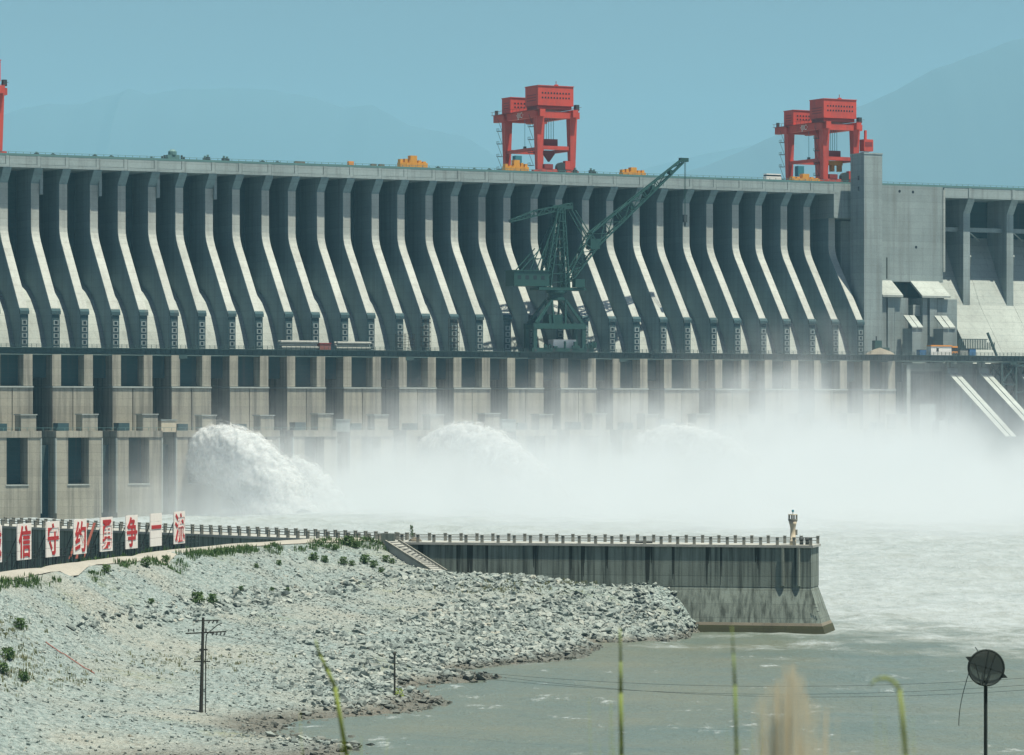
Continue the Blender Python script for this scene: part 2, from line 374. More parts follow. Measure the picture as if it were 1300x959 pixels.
def hill(name, label, pts, dist, depth, seed):
    xs_ = np.array([p[0] for p in pts]); hs = np.array([p[1] for p in pts])
    n = 420; u = np.linspace(0, 1, n); x = np.interp(u, np.linspace(0, 1, len(xs_)), xs_); v = np.linspace(0, 1, 24)
    h = np.interp(x, xs_, hs); PX, V = np.meshgrid(x, v); H = np.tile(h, (24, 1))
    dd = dist-depth*(1-V)
    X = (PX-650)/F*dist; Y = dd+0*X
    prof = np.sin(V*math.pi/2)**1.1
    top = ZC+(HZ-H)/F*dist
    top = top*(1+0.018*fbm(X/260+seed, 0*X+seed, 4)); Zz = prof*top*(1+0.05*fbm(X/900+seed, Y/900, 4)*(1-V))+60*fbm(X/700+seed, Y/500+seed, 5)*prof - 60
    back = np.stack([X[-1], Y[-1]+depth*0.8, np.full(n, -60.0)])
    X = np.vstack([X, back[0]]); Y = np.vstack([Y, back[1]]); Zz = np.vstack([Zz, back[2]])
    tag(link(name, grid_mesh(name, X, Y, Zz, 'mountain_soil')), label, None, None, 'structure')
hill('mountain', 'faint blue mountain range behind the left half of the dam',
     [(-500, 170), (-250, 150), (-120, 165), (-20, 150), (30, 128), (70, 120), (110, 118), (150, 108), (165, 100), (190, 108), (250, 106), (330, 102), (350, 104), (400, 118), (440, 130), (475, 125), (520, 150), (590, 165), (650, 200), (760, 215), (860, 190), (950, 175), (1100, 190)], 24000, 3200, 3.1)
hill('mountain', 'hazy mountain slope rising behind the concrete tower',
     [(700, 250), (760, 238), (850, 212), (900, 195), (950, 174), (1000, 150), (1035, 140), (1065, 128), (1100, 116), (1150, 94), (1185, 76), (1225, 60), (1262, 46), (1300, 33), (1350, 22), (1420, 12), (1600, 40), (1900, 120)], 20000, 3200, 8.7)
# --- hillside the photographer stands on, out of the frame below
hx, hy = np.meshgrid(np.linspace(-80, 80, 60), np.linspace(-20, 300, 90))
tag(link('hillside', grid_mesh('hillside', hx, hy, 28.1-0.105*np.maximum(hy, 0)+0.25*fbm(hx/6, hy/6, 3)-0.2, 'hill_soil')), 'grassy hillside under the viewpoint', None, None, 'structure')

# ================================================================== SPILLWAY DAM
dam = empty('spillway_dam', (X0, Y0, 0), ALPHA)
tag(dam, 'long grey concrete spillway dam with a row of curved buttress piers', 'dam')
PW = 2.9
ZT, ZB = 117.0, 112.1
prof_top = [(0.0, 92.6), (0.25, 91.0), (0.95, 89.2), (2.0, 87.4), (19.4, 64.2)]
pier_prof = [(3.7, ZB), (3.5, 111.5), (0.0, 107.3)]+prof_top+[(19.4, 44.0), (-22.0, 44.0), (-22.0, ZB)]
pier_me = MB().sprism(pier_prof, 0, PW).mesh('pier', 'concrete_pier_shade')
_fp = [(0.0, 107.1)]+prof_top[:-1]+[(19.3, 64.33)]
sunlit_skin_me = MB().sprism(_fp+[(a+0.13, b+0.06) for a, b in reversed(_fp)], 0.06, PW-0.06).mesh('sunlit_skin', 'concrete_sunlit')  # added thin skin over the pier front, coloured as sunlit concrete
cap_me = MB().sprism([(19.45, 64.9), (20.1, 64.0), (20.1, 62.9), (19.45, 62.9)], -0.15, PW+0.15).mesh('pier_cap', 'concrete_dark_shade')
eb = MB().box(0.1, PW-0.1, -19.75, -19.43, 49, 62.8)
end_me = eb.mesh('end_panel', 'concrete_dark_shade')
nb = MB()
for k in range(5):
    z = 50.8+k*2.15
    for x0_, x1_, a, b_ in ((0.55, 2.35, 0, 0.28), (0.55, 2.35, 1.32, 1.6), (0.55, 0.95, 0.28, 1.32), (1.95, 2.35, 0.28, 1.32)):
        nb.box(x0_, x1_, -20.0, -19.755, z+a, z+b_)
niche_me = nb.mesh('niche_frame', 'concrete')
piers = []
for i in range(-3, 16):
    for off in (0.0, 10.0):
        if i == 15 and off: continue
        piers.append(21.0*i+off)
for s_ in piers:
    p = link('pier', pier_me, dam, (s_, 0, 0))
    link('sunlit_skin', sunlit_skin_me, p); link('pier_cap', cap_me, p); e = link('end_panel', end_me, p); 
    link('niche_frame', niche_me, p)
# chute floors, bay walls
fl = [(-22, 82), (-15, 79), (-8, 75), (0, 71.2), (4, 68.2), (8.3, 63.5), (12.0, 57.5), (14.8, 52.0), (18.5, 44), (-22, 44)]
for k in range(len(piers)-1):
    a, b = piers[k]+PW, piers[k+1]
    MB().sprism(fl, a+0.002, b-0.002).build('chute', 'concrete_pale', dam)
    nb_ = -14.0 if k % 2 else -20.0
    MB().sprism([(nb_, ZB), (nb_, 76), (-22, 76), (-22, ZB)], a+0.004, b-0.004).build('bay_wall', 'concrete_dark_shade', dam)
# gate guides high in the left bays
for k, s_ in enumerate(piers[6:14]):
    if k % 2 == 0:
        MB().box(s_+PW+0.01, s_+PW+1.0, -1.2, 6, 103.5, 111.9).build('gate_guide', 'concrete', dam)
SL, SR = piers[0]-6, S(1062, 3.9)
MB().box(SL, SR, -3.55, 27, ZB, 116.0).build('crest_beam', 'concrete_beam', dam)
for k in range(len(piers)):
    a = piers[k]+PW/2; b = piers[k+1]+PW/2 if k+1 < len(piers) else SR
    MB().box(a+0.75, b-0.75, -3.72, -3.56, ZB+1.1, 115.8).build('crest_panel', 'concrete_beam', dam)
    MB().box(a-0.6, a+0.6, -3.86, -3.56, ZB+0.1, 115.95).build('pilaster', 'concrete_beam', dam)
    MB().box(a+0.65, b-0.65, -3.95, -3.56, ZB+0.05, ZB+0.95).build('fascia', 'concrete_beam', dam)
# parapet with rail along the crest
pr = MB().box(SL, S(1400, 3.5), -3.6, -3.3, 116.02, 116.75)
pr.build('parapet', 'teal_rail', dam)
rl = MB()
s_ = SL
while s_ < S(1330, 3.5):
    rl.box(s_, s_+0.14, -3.52, -3.38, 116.76, 117.25); s_ += 2.6
rl.box(SL, S(1330, 3.5), -3.5, -3.4, 117.26, 117.36)
tag(rl.build('crest_railing', 'teal_rail', dam), kind='stuff')

# lower blocks under the working bridge
NB = 28.2
sa = S(143, NB); sb = S(193.8, NB)
cw = S(154, NB)-sa
blk = sb-sa
N2 = 42.0
ta = S(72, N2); tw1 = S(86.5, N2)-ta; tw2 = S(113, N2)-ta; tb = S(128.8, N2)-ta
base_i = [j for j in range(-3, 15)]
col_me = MB().box(0, cw, -NB+0.3, 2, 39.3, 49.6).mesh('column', 'concrete_lower')
bodyL = MB().box(0, blk/2-0.14, -NB, 2, -4, 38.6).mesh('breast_block', 'concrete_lower')
bodyR = MB().box(blk/2+0.14, blk, -NB, 2, -4, 38.6).mesh('breast_block', 'concrete_lower')
led_me = MB().box(-0.1, blk+0.1, -NB-0.35, 2, 38.7, 39.2).mesh('ledge', 'concrete_pale')
wbk_me = MB().box(cw, blk-cw, -22.5, 2, 39.3, 49.6).mesh('recess_wall', 'concrete_dark_shade')
slot_me = MB().box(blk, 21.0, -4, 2, -4, 42).box(blk, 21.0, -22, 2, 42.01, 49.6).mesh('slot_wall', 'concrete_dark_shade')
rng = random.Random(3)
for j in base_i:
    s_ = sa+21.0*j
    if s_ > S(1160, NB): continue
    for m_, nm in ((bodyL, 'breast_block'), (bodyR, 'breast_block'), (led_me, 'ledge'), (wbk_me, 'recess_wall'), (slot_me, 'slot_wall'), (col_me, 'column')):
        link(nm, m_, dam, (s_, 0, 0))
    link('column', col_me, dam, (s_+blk-cw, 0, 0))
# lower tier
Zc = 24.6
lw = [MB().box(0, tw1, -N2, -NB-0.4, -4, Zc-2.2).mesh('lower_pier', 'concrete_lower'), MB().box(tw2, tb, -N2, -NB-0.4, -4, Zc-2.2).mesh('lower_pier', 'concrete_lower')]
lwall = MB().box(tw1, tw2, -N2+0.02, -NB-0.4, -4, 6.9).mesh('lower_wall', 'concrete_lower')
lsill = MB().box(tw1-0.3, tw2+0.3, -N2-0.2, -N2+2, 6.95, 7.35).mesh('sill', 'concrete_pale')
lback = MB().box(tw1, tw2, -N2+7, -NB-0.4, 6.95, Zc-2.2).mesh('recess_wall', 'concrete_dark_shade')
lcap = MB().box(-0.3, tb+0.3, -N2-0.25, -NB-0.4, Zc-2.15, Zc).mesh('cap_beam', 'concrete_lower')
lguide = MB().box(-0.45, -0.01, -N2-0.15, -N2+1.2, -2, Zc-2.3).mesh('gate_guide', 'concrete_pale')
lslot = MB().box(tb, 21.0, -NB-6, -NB-0.4, -4, 20).mesh('slot_wall', 'concrete_dark_shade')
lrail = MB()
lrail.box(0, 20.4, -N2-0.2, -N2-0.1, Zc+0.95, Zc+1.05)
for q in range(8): lrail.box(q*2.7, q*2.7+0.12, -N2-0.2, -N2-0.1, Zc+0.01, Zc+0.94)
lrail = lrail.mesh('guard_rail', 'teal_rail')
for j in range(-3, 16):
    s_ = ta+21.0*j
    if s_ > S(1240, N2): continue
    for m_ in lw: link('lower_pier', m_, dam, (s_, 0, 0))
    for m_, nm in ((lwall, 'lower_wall'), (lsill, 'sill'), (lback, 'recess_wall'), (lcap, 'cap_beam'), (lguide, 'gate_guide'), (lslot, 'slot_wall'), (lrail, 'guard_rail')):
        link(nm, m_, dam, (s_, 0, 0))
    link('gate_guide', lguide, dam, (s_+tb+0.46, 0, 0))
    hz = rng.uniform(0.6, 1.2)
    MB().box(tb-6.5, tb-2.2+hz, -N2+0.2, -N2+6, Zc+0.02, Zc+4.2+hz).build('hoist_house', 'concrete_lower', dam, loc=(s_, 0, 0))
    MB().box(tb-6.8, tb-1.9+hz, -N2-0.1, -N2+6.3, Zc+4.25+hz, Zc+4.6+hz).build('hoist_roof', 'concrete_pale', dam, loc=(s_, 0, 0))
    MB().box(0.6, 3.4+hz, -N2+0.4, -N2+5, Zc+0.02, Zc+1.6+hz).build('gate_box', 'concrete_dark_shade', dam, loc=(s_, 0, 0))
    if j % 3 == 1:
        MB().box(tb+0.1, 20.8, -N2+0.3, -N2+4, Zc-0.5, Zc+3.3).build('gate_beam', 'cream_paint' if j == 1 else 'concrete', dam, loc=(s_, 0, 0))
        MB().box(tb-0.1, 21.0, -N2+0.1, -N2+4.2, Zc+3.32, Zc+3.7).build('gate_beam', 'concrete', dam, loc=(s_, 0, 0))

# ---- tower, plain block and right hand sluice
def damthing(name, label, cat, group=None, s=0, n=0, z=0):
    o = empty(name, D(s, n, z), ALPHA); tag(o, label, cat, group); return o
tw = damthing('concrete_tower', 'tall plain rectangular concrete tower rising above the dam crest', 'tower', None, S(1097, 17), 17, 44)
t0, t1 = 0, S(1120, 17)-S(1097, 17); th = Zd(194, 1100, 17)-44
MB().box(0, t1, 0.0, 9.2, 0, th-0.5).build('shaft', 'concrete', tw)
MB().box(-0.15, t1+0.15, -0.15, 9.35, th-0.49, th).build('roof_slab', 'concrete_beam', tw)
for k in range(2): MB().box(-0.12, 0.01, 3.2, 4.1, th-14+k*4, th-12.4+k*4).build('window', 'glass_dark', tw)
blkT = damthing('gravity_block', 'plain flat concrete dam block between the tower and the open sluice bays', 'dam block', None, S(1120, 4), 4, 44)
b1 = S(1197, 4)-S(1120, 4); bzt = 117-44
zb_ = Zd(358, 1150, 4)-44
bL = S(1058, 4)-S(1120, 4)
MB().box(-4, b1, 0, 30, zb_, bzt-1.0).build('wall', 'concrete', blkT)
MB().box(bL+0.3, -4.1, 0.1, 30, Zd(277, 1070, 4)-44, bzt-1.0).build('corbel_block', 'concrete_beam', blkT)
MB().box(S(1082, 4)-S(1120, 4), -4.1, 8, 30, 0, Zd(279, 1070, 4)-44).build('return_wall', 'concrete', blkT)
MB().box(b1+0.01, b1+0.9, -0.3, 12, zb_+4, bzt-2).build('edge_pilaster', 'concrete_pale', blkT)
for px_, py_ in ((1142, 243), (1159, 244), (1163, 314)):
    MB().tube((S(px_, 4)-S(1120, 4), -0.05, Zd(py_, px_, 4)-44), (S(px_, 4)-S(1120, 4), 0.3, Zd(py_, px_, 4)-44), 0.55).build('drain_hole', 'glass_dark', blkT)
MB().box(S(1125, 4)-S(1120, 4), S(1126.6, 4)-S(1120, 4), -0.04, 0.2, zb_+1, zb_+9).build('stain', 'wet_stain', blkT)
def Sb(px): return S(px, 10)-S(1120, 4)
zc1 = Zd(375, 1140, 11)-44
for a, b in ((1117, 1143), (1167, 1203)):
    MB().prism([(0.0, zb_+0.4), (-8.0, zc1), (-8.0, zc1-0.8), (0.0, zb_-0.6)], Sb(a), Sb(b), lambda t, p, q: (t, p, q)).build('sloped_canopy', 'concrete_pale', blkT)
for a, b, dn in ((1117, 1124.5, 6.4), (1125.5, 1134, 6.9), (1135, 1143, 6.5), (1144, 1153, 6.0), (1171, 1177, 6.2), (1179, 1188, 6.8), (1189, 1214, 6.5)):
    MB().box(Sb(a), Sb(b), -dn, 8, 0, zc1-0.9 if b < 1190 else zc1-1.2).build('buttress', 'concrete', blkT)
MB().box(Sb(1118), Sb(1212), 6.5, 14, 0, zb_-0.1).build('back_wall', 'concrete_dark_shade', blkT)
MB().box(Sb(1162), Sb(1176), -4.5, -1, Zd(401, 1170, 10)-44, Zd(387, 1170, 10)-44).build('hung_slab', 'concrete_pale', blkT)
for a, b in ((1142, 1156), (1181, 1197)):
    bh = Zd(417, 1150, 16)-44; k_ = Sb(a); w_ = Sb(b)-Sb(a)
    MB().box(k_, k_+w_, -14.5, -8, 0, bh).build('gate_booth', 'concrete', blkT)
    for q in range(2):
        MB().prism([(-14.9, bh+0.05), (-14.9, bh+0.5), (-9, bh+5), (-9, bh+4.3)], k_+q*w_*0.52-0.2, k_+q*w_*0.52+w_*0.42, lambda t, p, q_: (t, p, q_)).build('booth_roof', 'concrete_pale', blkT)
    MB().box(k_+0.6, k_+w_-0.6, -14.6, -14.45, 2.2, 4.0).build('window', 'blue_paint', blkT)

slu = damthing('open_sluice_bay', 'open sluice bays with slender columns over a pale sloping apron', 'dam block', None, S(1197, 4), 0, 44)
o_ = S(1197, 4)
def Sn(px, n): return S(px, n)-o_
sR = Sn(1420, 3.5)
MB().box(b1*0+0.95, sR, -3.5, 27, ZB-44, 116.0-44).build('crest_beam', 'concrete_beam', slu)
cpx = [(1222, 1232), (1277, 1287), (1332, 1342)]
for a, b in cpx:
    s0 = Sn(a+1.0, 0); s1 = Sn(b-0.5, 0)
    MB().sprism([(3.4, ZB-44.05), (0, 106.5-44), (0, Zd(392, a, 0)-44-1), (-13, Zd(392, a, 0)-44+9), (-13, ZB-44.05)], s0, s1).build('column', 'concrete', slu)
    MB().box(s0-0.1, s0+1.2, -3.85, -3.51, ZB-44+0.1, 115.9-44).build('pilaster', 'concrete_beam', slu)
zs = Zd(292, 1250, -4)-44
MB().box(1.0, sR, 3.4, 5.2, zs-1.0, zs+0.6).build('strut_beam', 'concrete', slu)
MB().sprism([(-15, ZB-44.1), (-15, 40), (-14, 40), (-14, ZB-44.1)], 1.0, sR).build('bay_wall', 'concrete_dark_shade', slu)
ap = [(-14, 54.0), (-8, 43), (0, Zd(388, 1250, 0)-44), (19, 4.0), (21, 0), (21, -4), (-14, -4)]
w_ap = Sn(1216, 8)
na = 5; step = (sR-w_ap)/na
for k in range(na):
    MB().sprism(ap, w_ap+k*step+0.05, w_ap+(k+1)*step-0.05).build('apron_slab', 'concrete_pale', slu)
for a in (1222, 1277, 1332):
    p0 = Vector((Sn(a+10, -2), 2, Zd(325, a, -2)-44)); MB().bar(p0, p0+Vector((4.5, 7, -3.8)), 0.6).build('gate_arm', 'concrete_pale', slu)
    p0 = Vector((Sn(a+10, -3), 3, Zd(296, a, -2)-44)); MB().bar(p0, p0+Vector((9, 7, -2.6)), 0.4).build('gate_arm', 'concrete_pale', slu)

MB().box(S(1136, 18)-o_, sR, -19.5, -12, -48, 5.0).build('foundation_wall', 'concrete', slu)
# training walls with sloping tops below the bridge
gname = 'sloping training walls under the bridge'
for px_, lab in ((1200, 'pale topped sloping training wall beside the last lower pier'), (1240, 'sloping training wall in front of the steel trestle tower'), (1290, 'sloping training wall behind the steel trestle tower')):
    s_ = S(px_, 22)
    o = damthing('training_wall', lab, 'training wall', gname, s_, 22, -4)
    pf = [(0, 51.5), (1.2, 51.3), (2.0, 48.5), (38.5, 25.3), (70, 24.9), (70, 0), (0, 0)]
    MB().prism(pf, 0, 4.6, lambda t, n, z: (t, -n, z)).build('wall', 'concrete', o)
    MB().prism([(2.2, 48.6), (38.6, 25.45), (38.6, 26.1), (2.2, 49.3)], -0.1, 2.0, lambda t, n, z: (t, -n, z)).build('coping', 'concrete_pale', o)
    MB().prism([(2.2, 48.6), (38.6, 25.45), (38.6, 26.1), (2.2, 49.3)], 2.5, 4.7, lambda t, n, z: (t, -n, z)).build('coping', 'concrete_pale', o)
    MB().box(-0.1, 4.7, -70, -38.7, 24.95, 25.7).build('coping', 'concrete_pale', o)
    for q in (0, 1.9): MB().box(q, q+1.3, -0.9, 0, 51.6, 54.0).build('pedestal', 'concrete', o)
# odd boxes next to it
ob = damthing('gate_pier', 'stepped concrete gate pier beside the sloping training wall', 'pier', None, S(1168, 26), 26, -4)
MB().box(0, S(1188, 26)-S(1168, 26), 0, 6, 0, Zd(513, 1175, 26)+4).build('block', 'concrete', ob)
MB().box(5.8, 8.6, -4, 2, 0, Zd(534, 1190, 29)+4).build('block', 'concrete', ob)
MB().box(8.65, 11, -2, 4, 0, Zd(531, 1200, 27)+4).build('block', 'concrete_dark_shade', ob)
MB().box(-6.5, -4.9, -1, 1, 8, 52).build('column', 'concrete_pale', ob)
MB().box(-10, 14, 6.5, 14, 0, 50).build('back_wall', 'concrete_dark_shade', ob)

# ---- working bridge
br = damthing('trestle_bridge', 'dark steel working bridge running along the foot of the piers', 'bridge', None, 0, 20.6, 49.8)
span = 21.0
sp = MB()
for y in (0.0, -6.5):
    sp.box(0, span-0.1, y-0.2, y+0.2, 0, 0.25); sp.box(0, span-0.1, y-0.2, y+0.2, 1.55, 1.85)
    sp.box(0, span-0.1, y-0.04, y+0.04, 0.26, 1.54)
    for k in range(12): sp.box(k*1.75, k*1.75+0.22, y-0.22, y+0.22, 0.26, 1.54)
girder_me = sp.mesh('girder_span', 'bridge_steel')
deck_me = MB().box(0, span-0.1, -7.2, 0.6, 1.86, 2.1).mesh('deck_slab', 'bridge_steel')
ra = MB()
for k in range(12):
    ra.box(k*1.75, k*1.75+0.12, -7.1, -6.98, 2.11, 3.2)
for z in (2.5, 2.85, 3.2): ra.box(0, span-0.1, -7.08, -7.0, z, z+0.07)
rail_me = ra.mesh('handrail', 'bridge_steel')
pipe_me = MB().tube((0, -7.0, -0.35), (span-0.1, -7.0, -0.35), 0.22).mesh('pipe', 'bridge_steel')
brk_me = MB().box(-1.2, 1.8, -7.4, 0.2, -1.3, -0.05).box(-0.8, 1.4, -5, 0.2, -2.6, -1.32).mesh('bracket', 'bridge_steel')
for k in range(-4, 22):
    for m_, nm in ((girder_me, 'girder_span'), (deck_me, 'deck_slab'), (rail_me, 'handrail'), (pipe_me, 'pipe')):
        link(nm, m_, br, (k*span-3, 0, 0))
    if k % 4 == 2: link('bracket', brk_me, br, (k*span+1, 0, 0))

# ================================================================== BANK
def from_px(x, y, d): q = W(x, y, d); return (q.x, q.y, q.z)
CP = []
road = [(-74, 290), (-66, 325), (-60, 362), (-55, 400), (-48.8, 437), (-41, 481), (-35, 502), (-27.5, 516), (-17.5, 522.5)]
fine = [Vector((x, y)) for x, y in road]
dense = []
for a, b in zip(fine[:-1], fine[1:]):
    for k in range(10): dense.append(a.lerp(b, k/10))
dense.append(fine[-1])
for k, p in enumerate(dense):
    if k % 3: continue
    tt_ = (dense[min(k+1, len(dense)-1)]-dense[max(k-1, 0)]).normalized()
    for w_ in (0.0, 5.6): CP.append((p.x-tt_.y*w_, p.y+tt_.x*w_, 12.0))
for x, y in road:
    pass
    CP.append((x-15, y+4.5, 7.0)); CP.append((x-30, y+12, 3.0))
for q in [(0, 785, 385), (0, 870, 355), (0, 959, 315), (140, 760, 428), (140, 800, 410), (140, 830, 396), (140, 868, 375), (140, 959, 322),
          (250, 740, 466), (250, 770, 448), (250, 800, 425), (250, 870, 380), (250, 959, 322), (400, 720, 503), (400, 750, 485), (400, 800, 445), (400, 870, 392), (400, 959, 323),
          (550, 728, 519), (550, 750, 495), (550, 800, 455), (550, 850, 427), (553, 866, 415), (620, 858, 425), (700, 738, 516), (700, 770, 498), (700, 800, 480), (690, 838, 452),
          (800, 746, 514), (800, 775, 504), (800, 800, 492), (750, 817, 484), (850, 752, 513), (850, 775, 508), (640, 733, 517), (480, 825, 425), (500, 872, 395), (480, 905, 372), (460, 950, 332)]:
    CP.append(from_px(*q))
CP += [(-75, 262, 4), (-50, 262, 2.5), (-30, 265, 1.5), (-12, 290, 0.0), (-15, 262, 0.5), (10, 455, -1.4), (20, 480, -1.6), (26, 505, -2.5), (0, 430, -1.5), (-6, 400, -1.5), (-8, 365, -1.5), (0, 330, -3), (30, 340, -5), (40, 430, -5), (45, 500, -5), (-10, 320, -1.2),
       (40, 520, -5), (10, 530, -3), (-20, 560, -3), (-60, 590, -3), (-100, 560, 0), (-120, 450, 3), (-120, 330, 4), (60, 380, -6), (23.2, 508, 0.6), (20.6, 509, 2.6)]
CP = np.array(CP)
def _k(r): return np.sqrt(r*r+16.0)
_d = np.hypot(CP[:, None, 0]-CP[None, :, 0], CP[:, None, 1]-CP[None, :, 1])
_A = _k(_d)+0.0*np.eye(len(CP)); n_ = len(CP)
_M = np.zeros((n_+3, n_+3)); _M[:n_, :n_] = _A-0.02*np.eye(n_); _M[:n_, n_] = 1; _M[:n_, n_+1:] = CP[:, :2]; _M[n_, :n_] = 1; _M[n_+1:, :n_] = CP[:, :2].T
_w = np.linalg.solve(_M, np.concatenate([CP[:, 2], np.zeros(3)]))
def terr(x, y):
    x = np.asarray(x, float); y = np.asarray(y, float); out = np.zeros(x.shape)+_w[n_]+_w[n_+1]*x+_w[n_+2]*y
    for k in range(n_): out = out+_w[k]*_k(np.hypot(x-CP[k, 0], y-CP[k, 1]))
    dr_ = np.full(x.shape, 1e9)
    for p in dense[::3]: dr_ = np.minimum(dr_, np.hypot(x-p.x+2.3, y-p.y-1.2))
    return out+np.clip((dr_-4.5)/5, 0, 1)*(0.5*fbm(x/9, y/9, 4)+0.25*fbm(x/2.2, y/2.2, 3))
tx = np.arange(-140, 62, 0.8); ty = np.arange(256, 600, 0.8)
TX, TY = np.meshgrid(tx, ty); TZ = terr(TX, TY)
tag(link('bank', grid_mesh('bank', TX, TY, TZ, 'gravel')), 'gravel river bank sloping to the water', None, None, 'structure')
def tz(x, y):                       # bilinear lookup
    fx = min(max((x-tx[0])/0.8, 0), len(tx)-1.001); fy = min(max((y-ty[0])/0.8, 0), len(ty)-1.001)
    i, j = int(fx), int(fy); a, b = fx-i, fy-j
    return (TZ[j, i]*(1-a)+TZ[j, i+1]*a)*(1-b)+(TZ[j+1, i]*(1-a)+TZ[j+1, i+1]*a)*b
def hit(px, py, d0=300):
    d = d0
    while d < 590:
        q = W(px, py, d)
        if -138 < q.x < 60 and tz(q.x, d) >= q.z: return Vector((q.x, d, tz(q.x, d)))
        d += 0.7
    return W(px, py, 500)
# dirt road on the bank top
rp = []
RX, RY = [], []
for k, p in enumerate(dense):
    t = (dense[min(k+1, len(dense)-1)]-dense[max(k-1, 0)]).normalized(); nrm = Vector((-t.y, t.x))
    RX.append([p.x+nrm.x*w for w in np.linspace(0.2, 5.2, 9)]); RY.append([p.y+nrm.y*w for w in np.linspace(0.2, 5.2, 9)])
RX = np.array(RX); RY = np.array(RY); RZ = np.vectorize(tz)(RX, RY)
RZ = RZ+0.10+0.03*fbm(RX/2, RY/2, 2)
tag(link('road', grid_mesh('road', RX, RY, RZ, 'road_dirt')), 'pale dirt road along the top of the bank', None, None, 'structure')

# rocks
def hull_rock(seed, n=11):
    r = random.Random(seed); bm = bmesh.new()
    for k in range(n):
        v = Vector((r.gauss(0, 1), r.gauss(0, 1), r.gauss(0, 1))).normalized()*r.uniform(0.75, 1.0)
        bm.verts.new((v.x*1.15, v.y*0.9, v.z*0.72))
    bmesh.ops.convex_hull(bm, input=bm.verts); bmesh.ops.delete(bm, geom=[v for v in bm.verts if not v.link_faces], context='VERTS')
    bmesh.ops.triangulate(bm, faces=bm.faces)
    bm.verts.index_update(); co = np.array([v.co[:] for v in bm.verts]); fa = np.array([[v.index for v in f.verts] for f in bm.faces]); bm.free(); return co, fa
bases = [hull_rock(k) for k in range(10)]
rk = np.random.default_rng(11)
def is_land(x, y): return tz(x, y) > -0.35
cand = []
def px_of(x, y, z): return 650+x/y*F, HZ+(ZC-z)/y*F
road_pts = np.array([(p.x, p.y) for p in dense])
def road_side(x, y):                 # metres to the river side of the road edge
    k = np.argmin(np.hypot(road_pts[:, 0]-x, road_pts[:, 1]-y)); a = road_pts[max(k-1, 0)]; b = road_pts[min(k+1, len(road_pts)-1)]
    t = (b-a)/np.hypot(*(b-a)); return (x-road_pts[k, 0])*t[1]-(y-road_pts[k, 1])*t[0]
tries = 0
while tries < 90000 and len(cand) < 34000:
    tries += 1
    x = rk.uniform(-75, 30); y = rk.uniform(300, 521)
    z = tz(x, y)
    if z < -0.5 or z > 12.0: continue
    px_, py_ = px_of(x, y, z)
    if px_ < -40 or px_ > 900 or py_ > 1000: continue
    if road_side(x, y) < 0.6: continue
    big = 0.0
    shore = max(0.0, 1-abs(z-1.6)/3.0)
    if px_ > 330: big = shore*min(1, (px_-330)/200)
    if px_ > 470: big = max(big, 0.95*min(1, (px_-470)/130)*(1-0.85*math.exp(-((py_-(757-0.07*(px_-600)))/9.0)**2)*max(0, min(1, (780-px_)/80))))
    if 755+0.04*(px_-300)-15 < py_-0.0 and False: pass
    big *= 1.0 if (px_ > 560 or z < 4.5) else 0.45
    band = math.exp(-((py_-(812-0.155*px_))/10.0)**2) if 90 < px_ < 600 else 0
    big = max(big, band*0.75)
    nz = float(fbm(np.array(x/6), np.array(y/6), 3))
    big *= 0.75+1.2*nz
    if rk.random() < big:
        s_ = 0.17+0.50*rk.random()**2.4+(0.25 if rk.random() < 0.06 else 0)
    else:
        if rk.random() > (0.22 if px_ < 300 else 0.45): continue
        s_ = 0.09+0.20*rk.random()**2
    cand.append((x, y, z, s_, px_, py_))
cand.sort(key=lambda c: -c[3]/c[1] if (0 < c[4] < 1300 and c[5] < 955) else 1)
rock_me = []
for k, (co, fa) in enumerate(bases):
    me = soup('boulder', co, fa, 'rock'); rock_me.append(me)
near, rest = cand[:300], cand[300:]
for c in near:
    o = link('boulder', rock_me[rk.integers(10)], None, (c[0], c[1], c[2]+c[3]*0.25), tuple(rk.uniform(-0.5, 0.5, 2))+(rk.uniform(0, 6.28),), (c[3], c[3]*rk.uniform(0.8, 1.2), c[3]*rk.uniform(0.8, 1.1)))
    tag(o, 'large angular grey boulder in the riprap of the bank', 'boulder', 'large riprap boulders on the bank')
cos, fas, kk = [], [], 0
for c in rest:
    co, fa = bases[rk.integers(10)]; a, b, g = rk.uniform(-0.7, 0.7), rk.uniform(-0.7, 0.7), rk.uniform(0, 6.28)
    Rm = np.array(Matrix.Rotation(g, 3, 'Z') @ Matrix.Rotation(a, 3, 'X') @ Matrix.Rotation(b, 3, 'Y'))
    cos.append(co@Rm.T*c[3]+np.array([c[0], c[1], c[2]+c[3]*0.2])); fas.append(fa+kk); kk += len(co)
tag(link('riprap', soup('riprap', np.concatenate(cos), np.concatenate(fas), 'rock')), 'loose grey riprap stones spread over the bank', 'riprap', None, 'stuff')

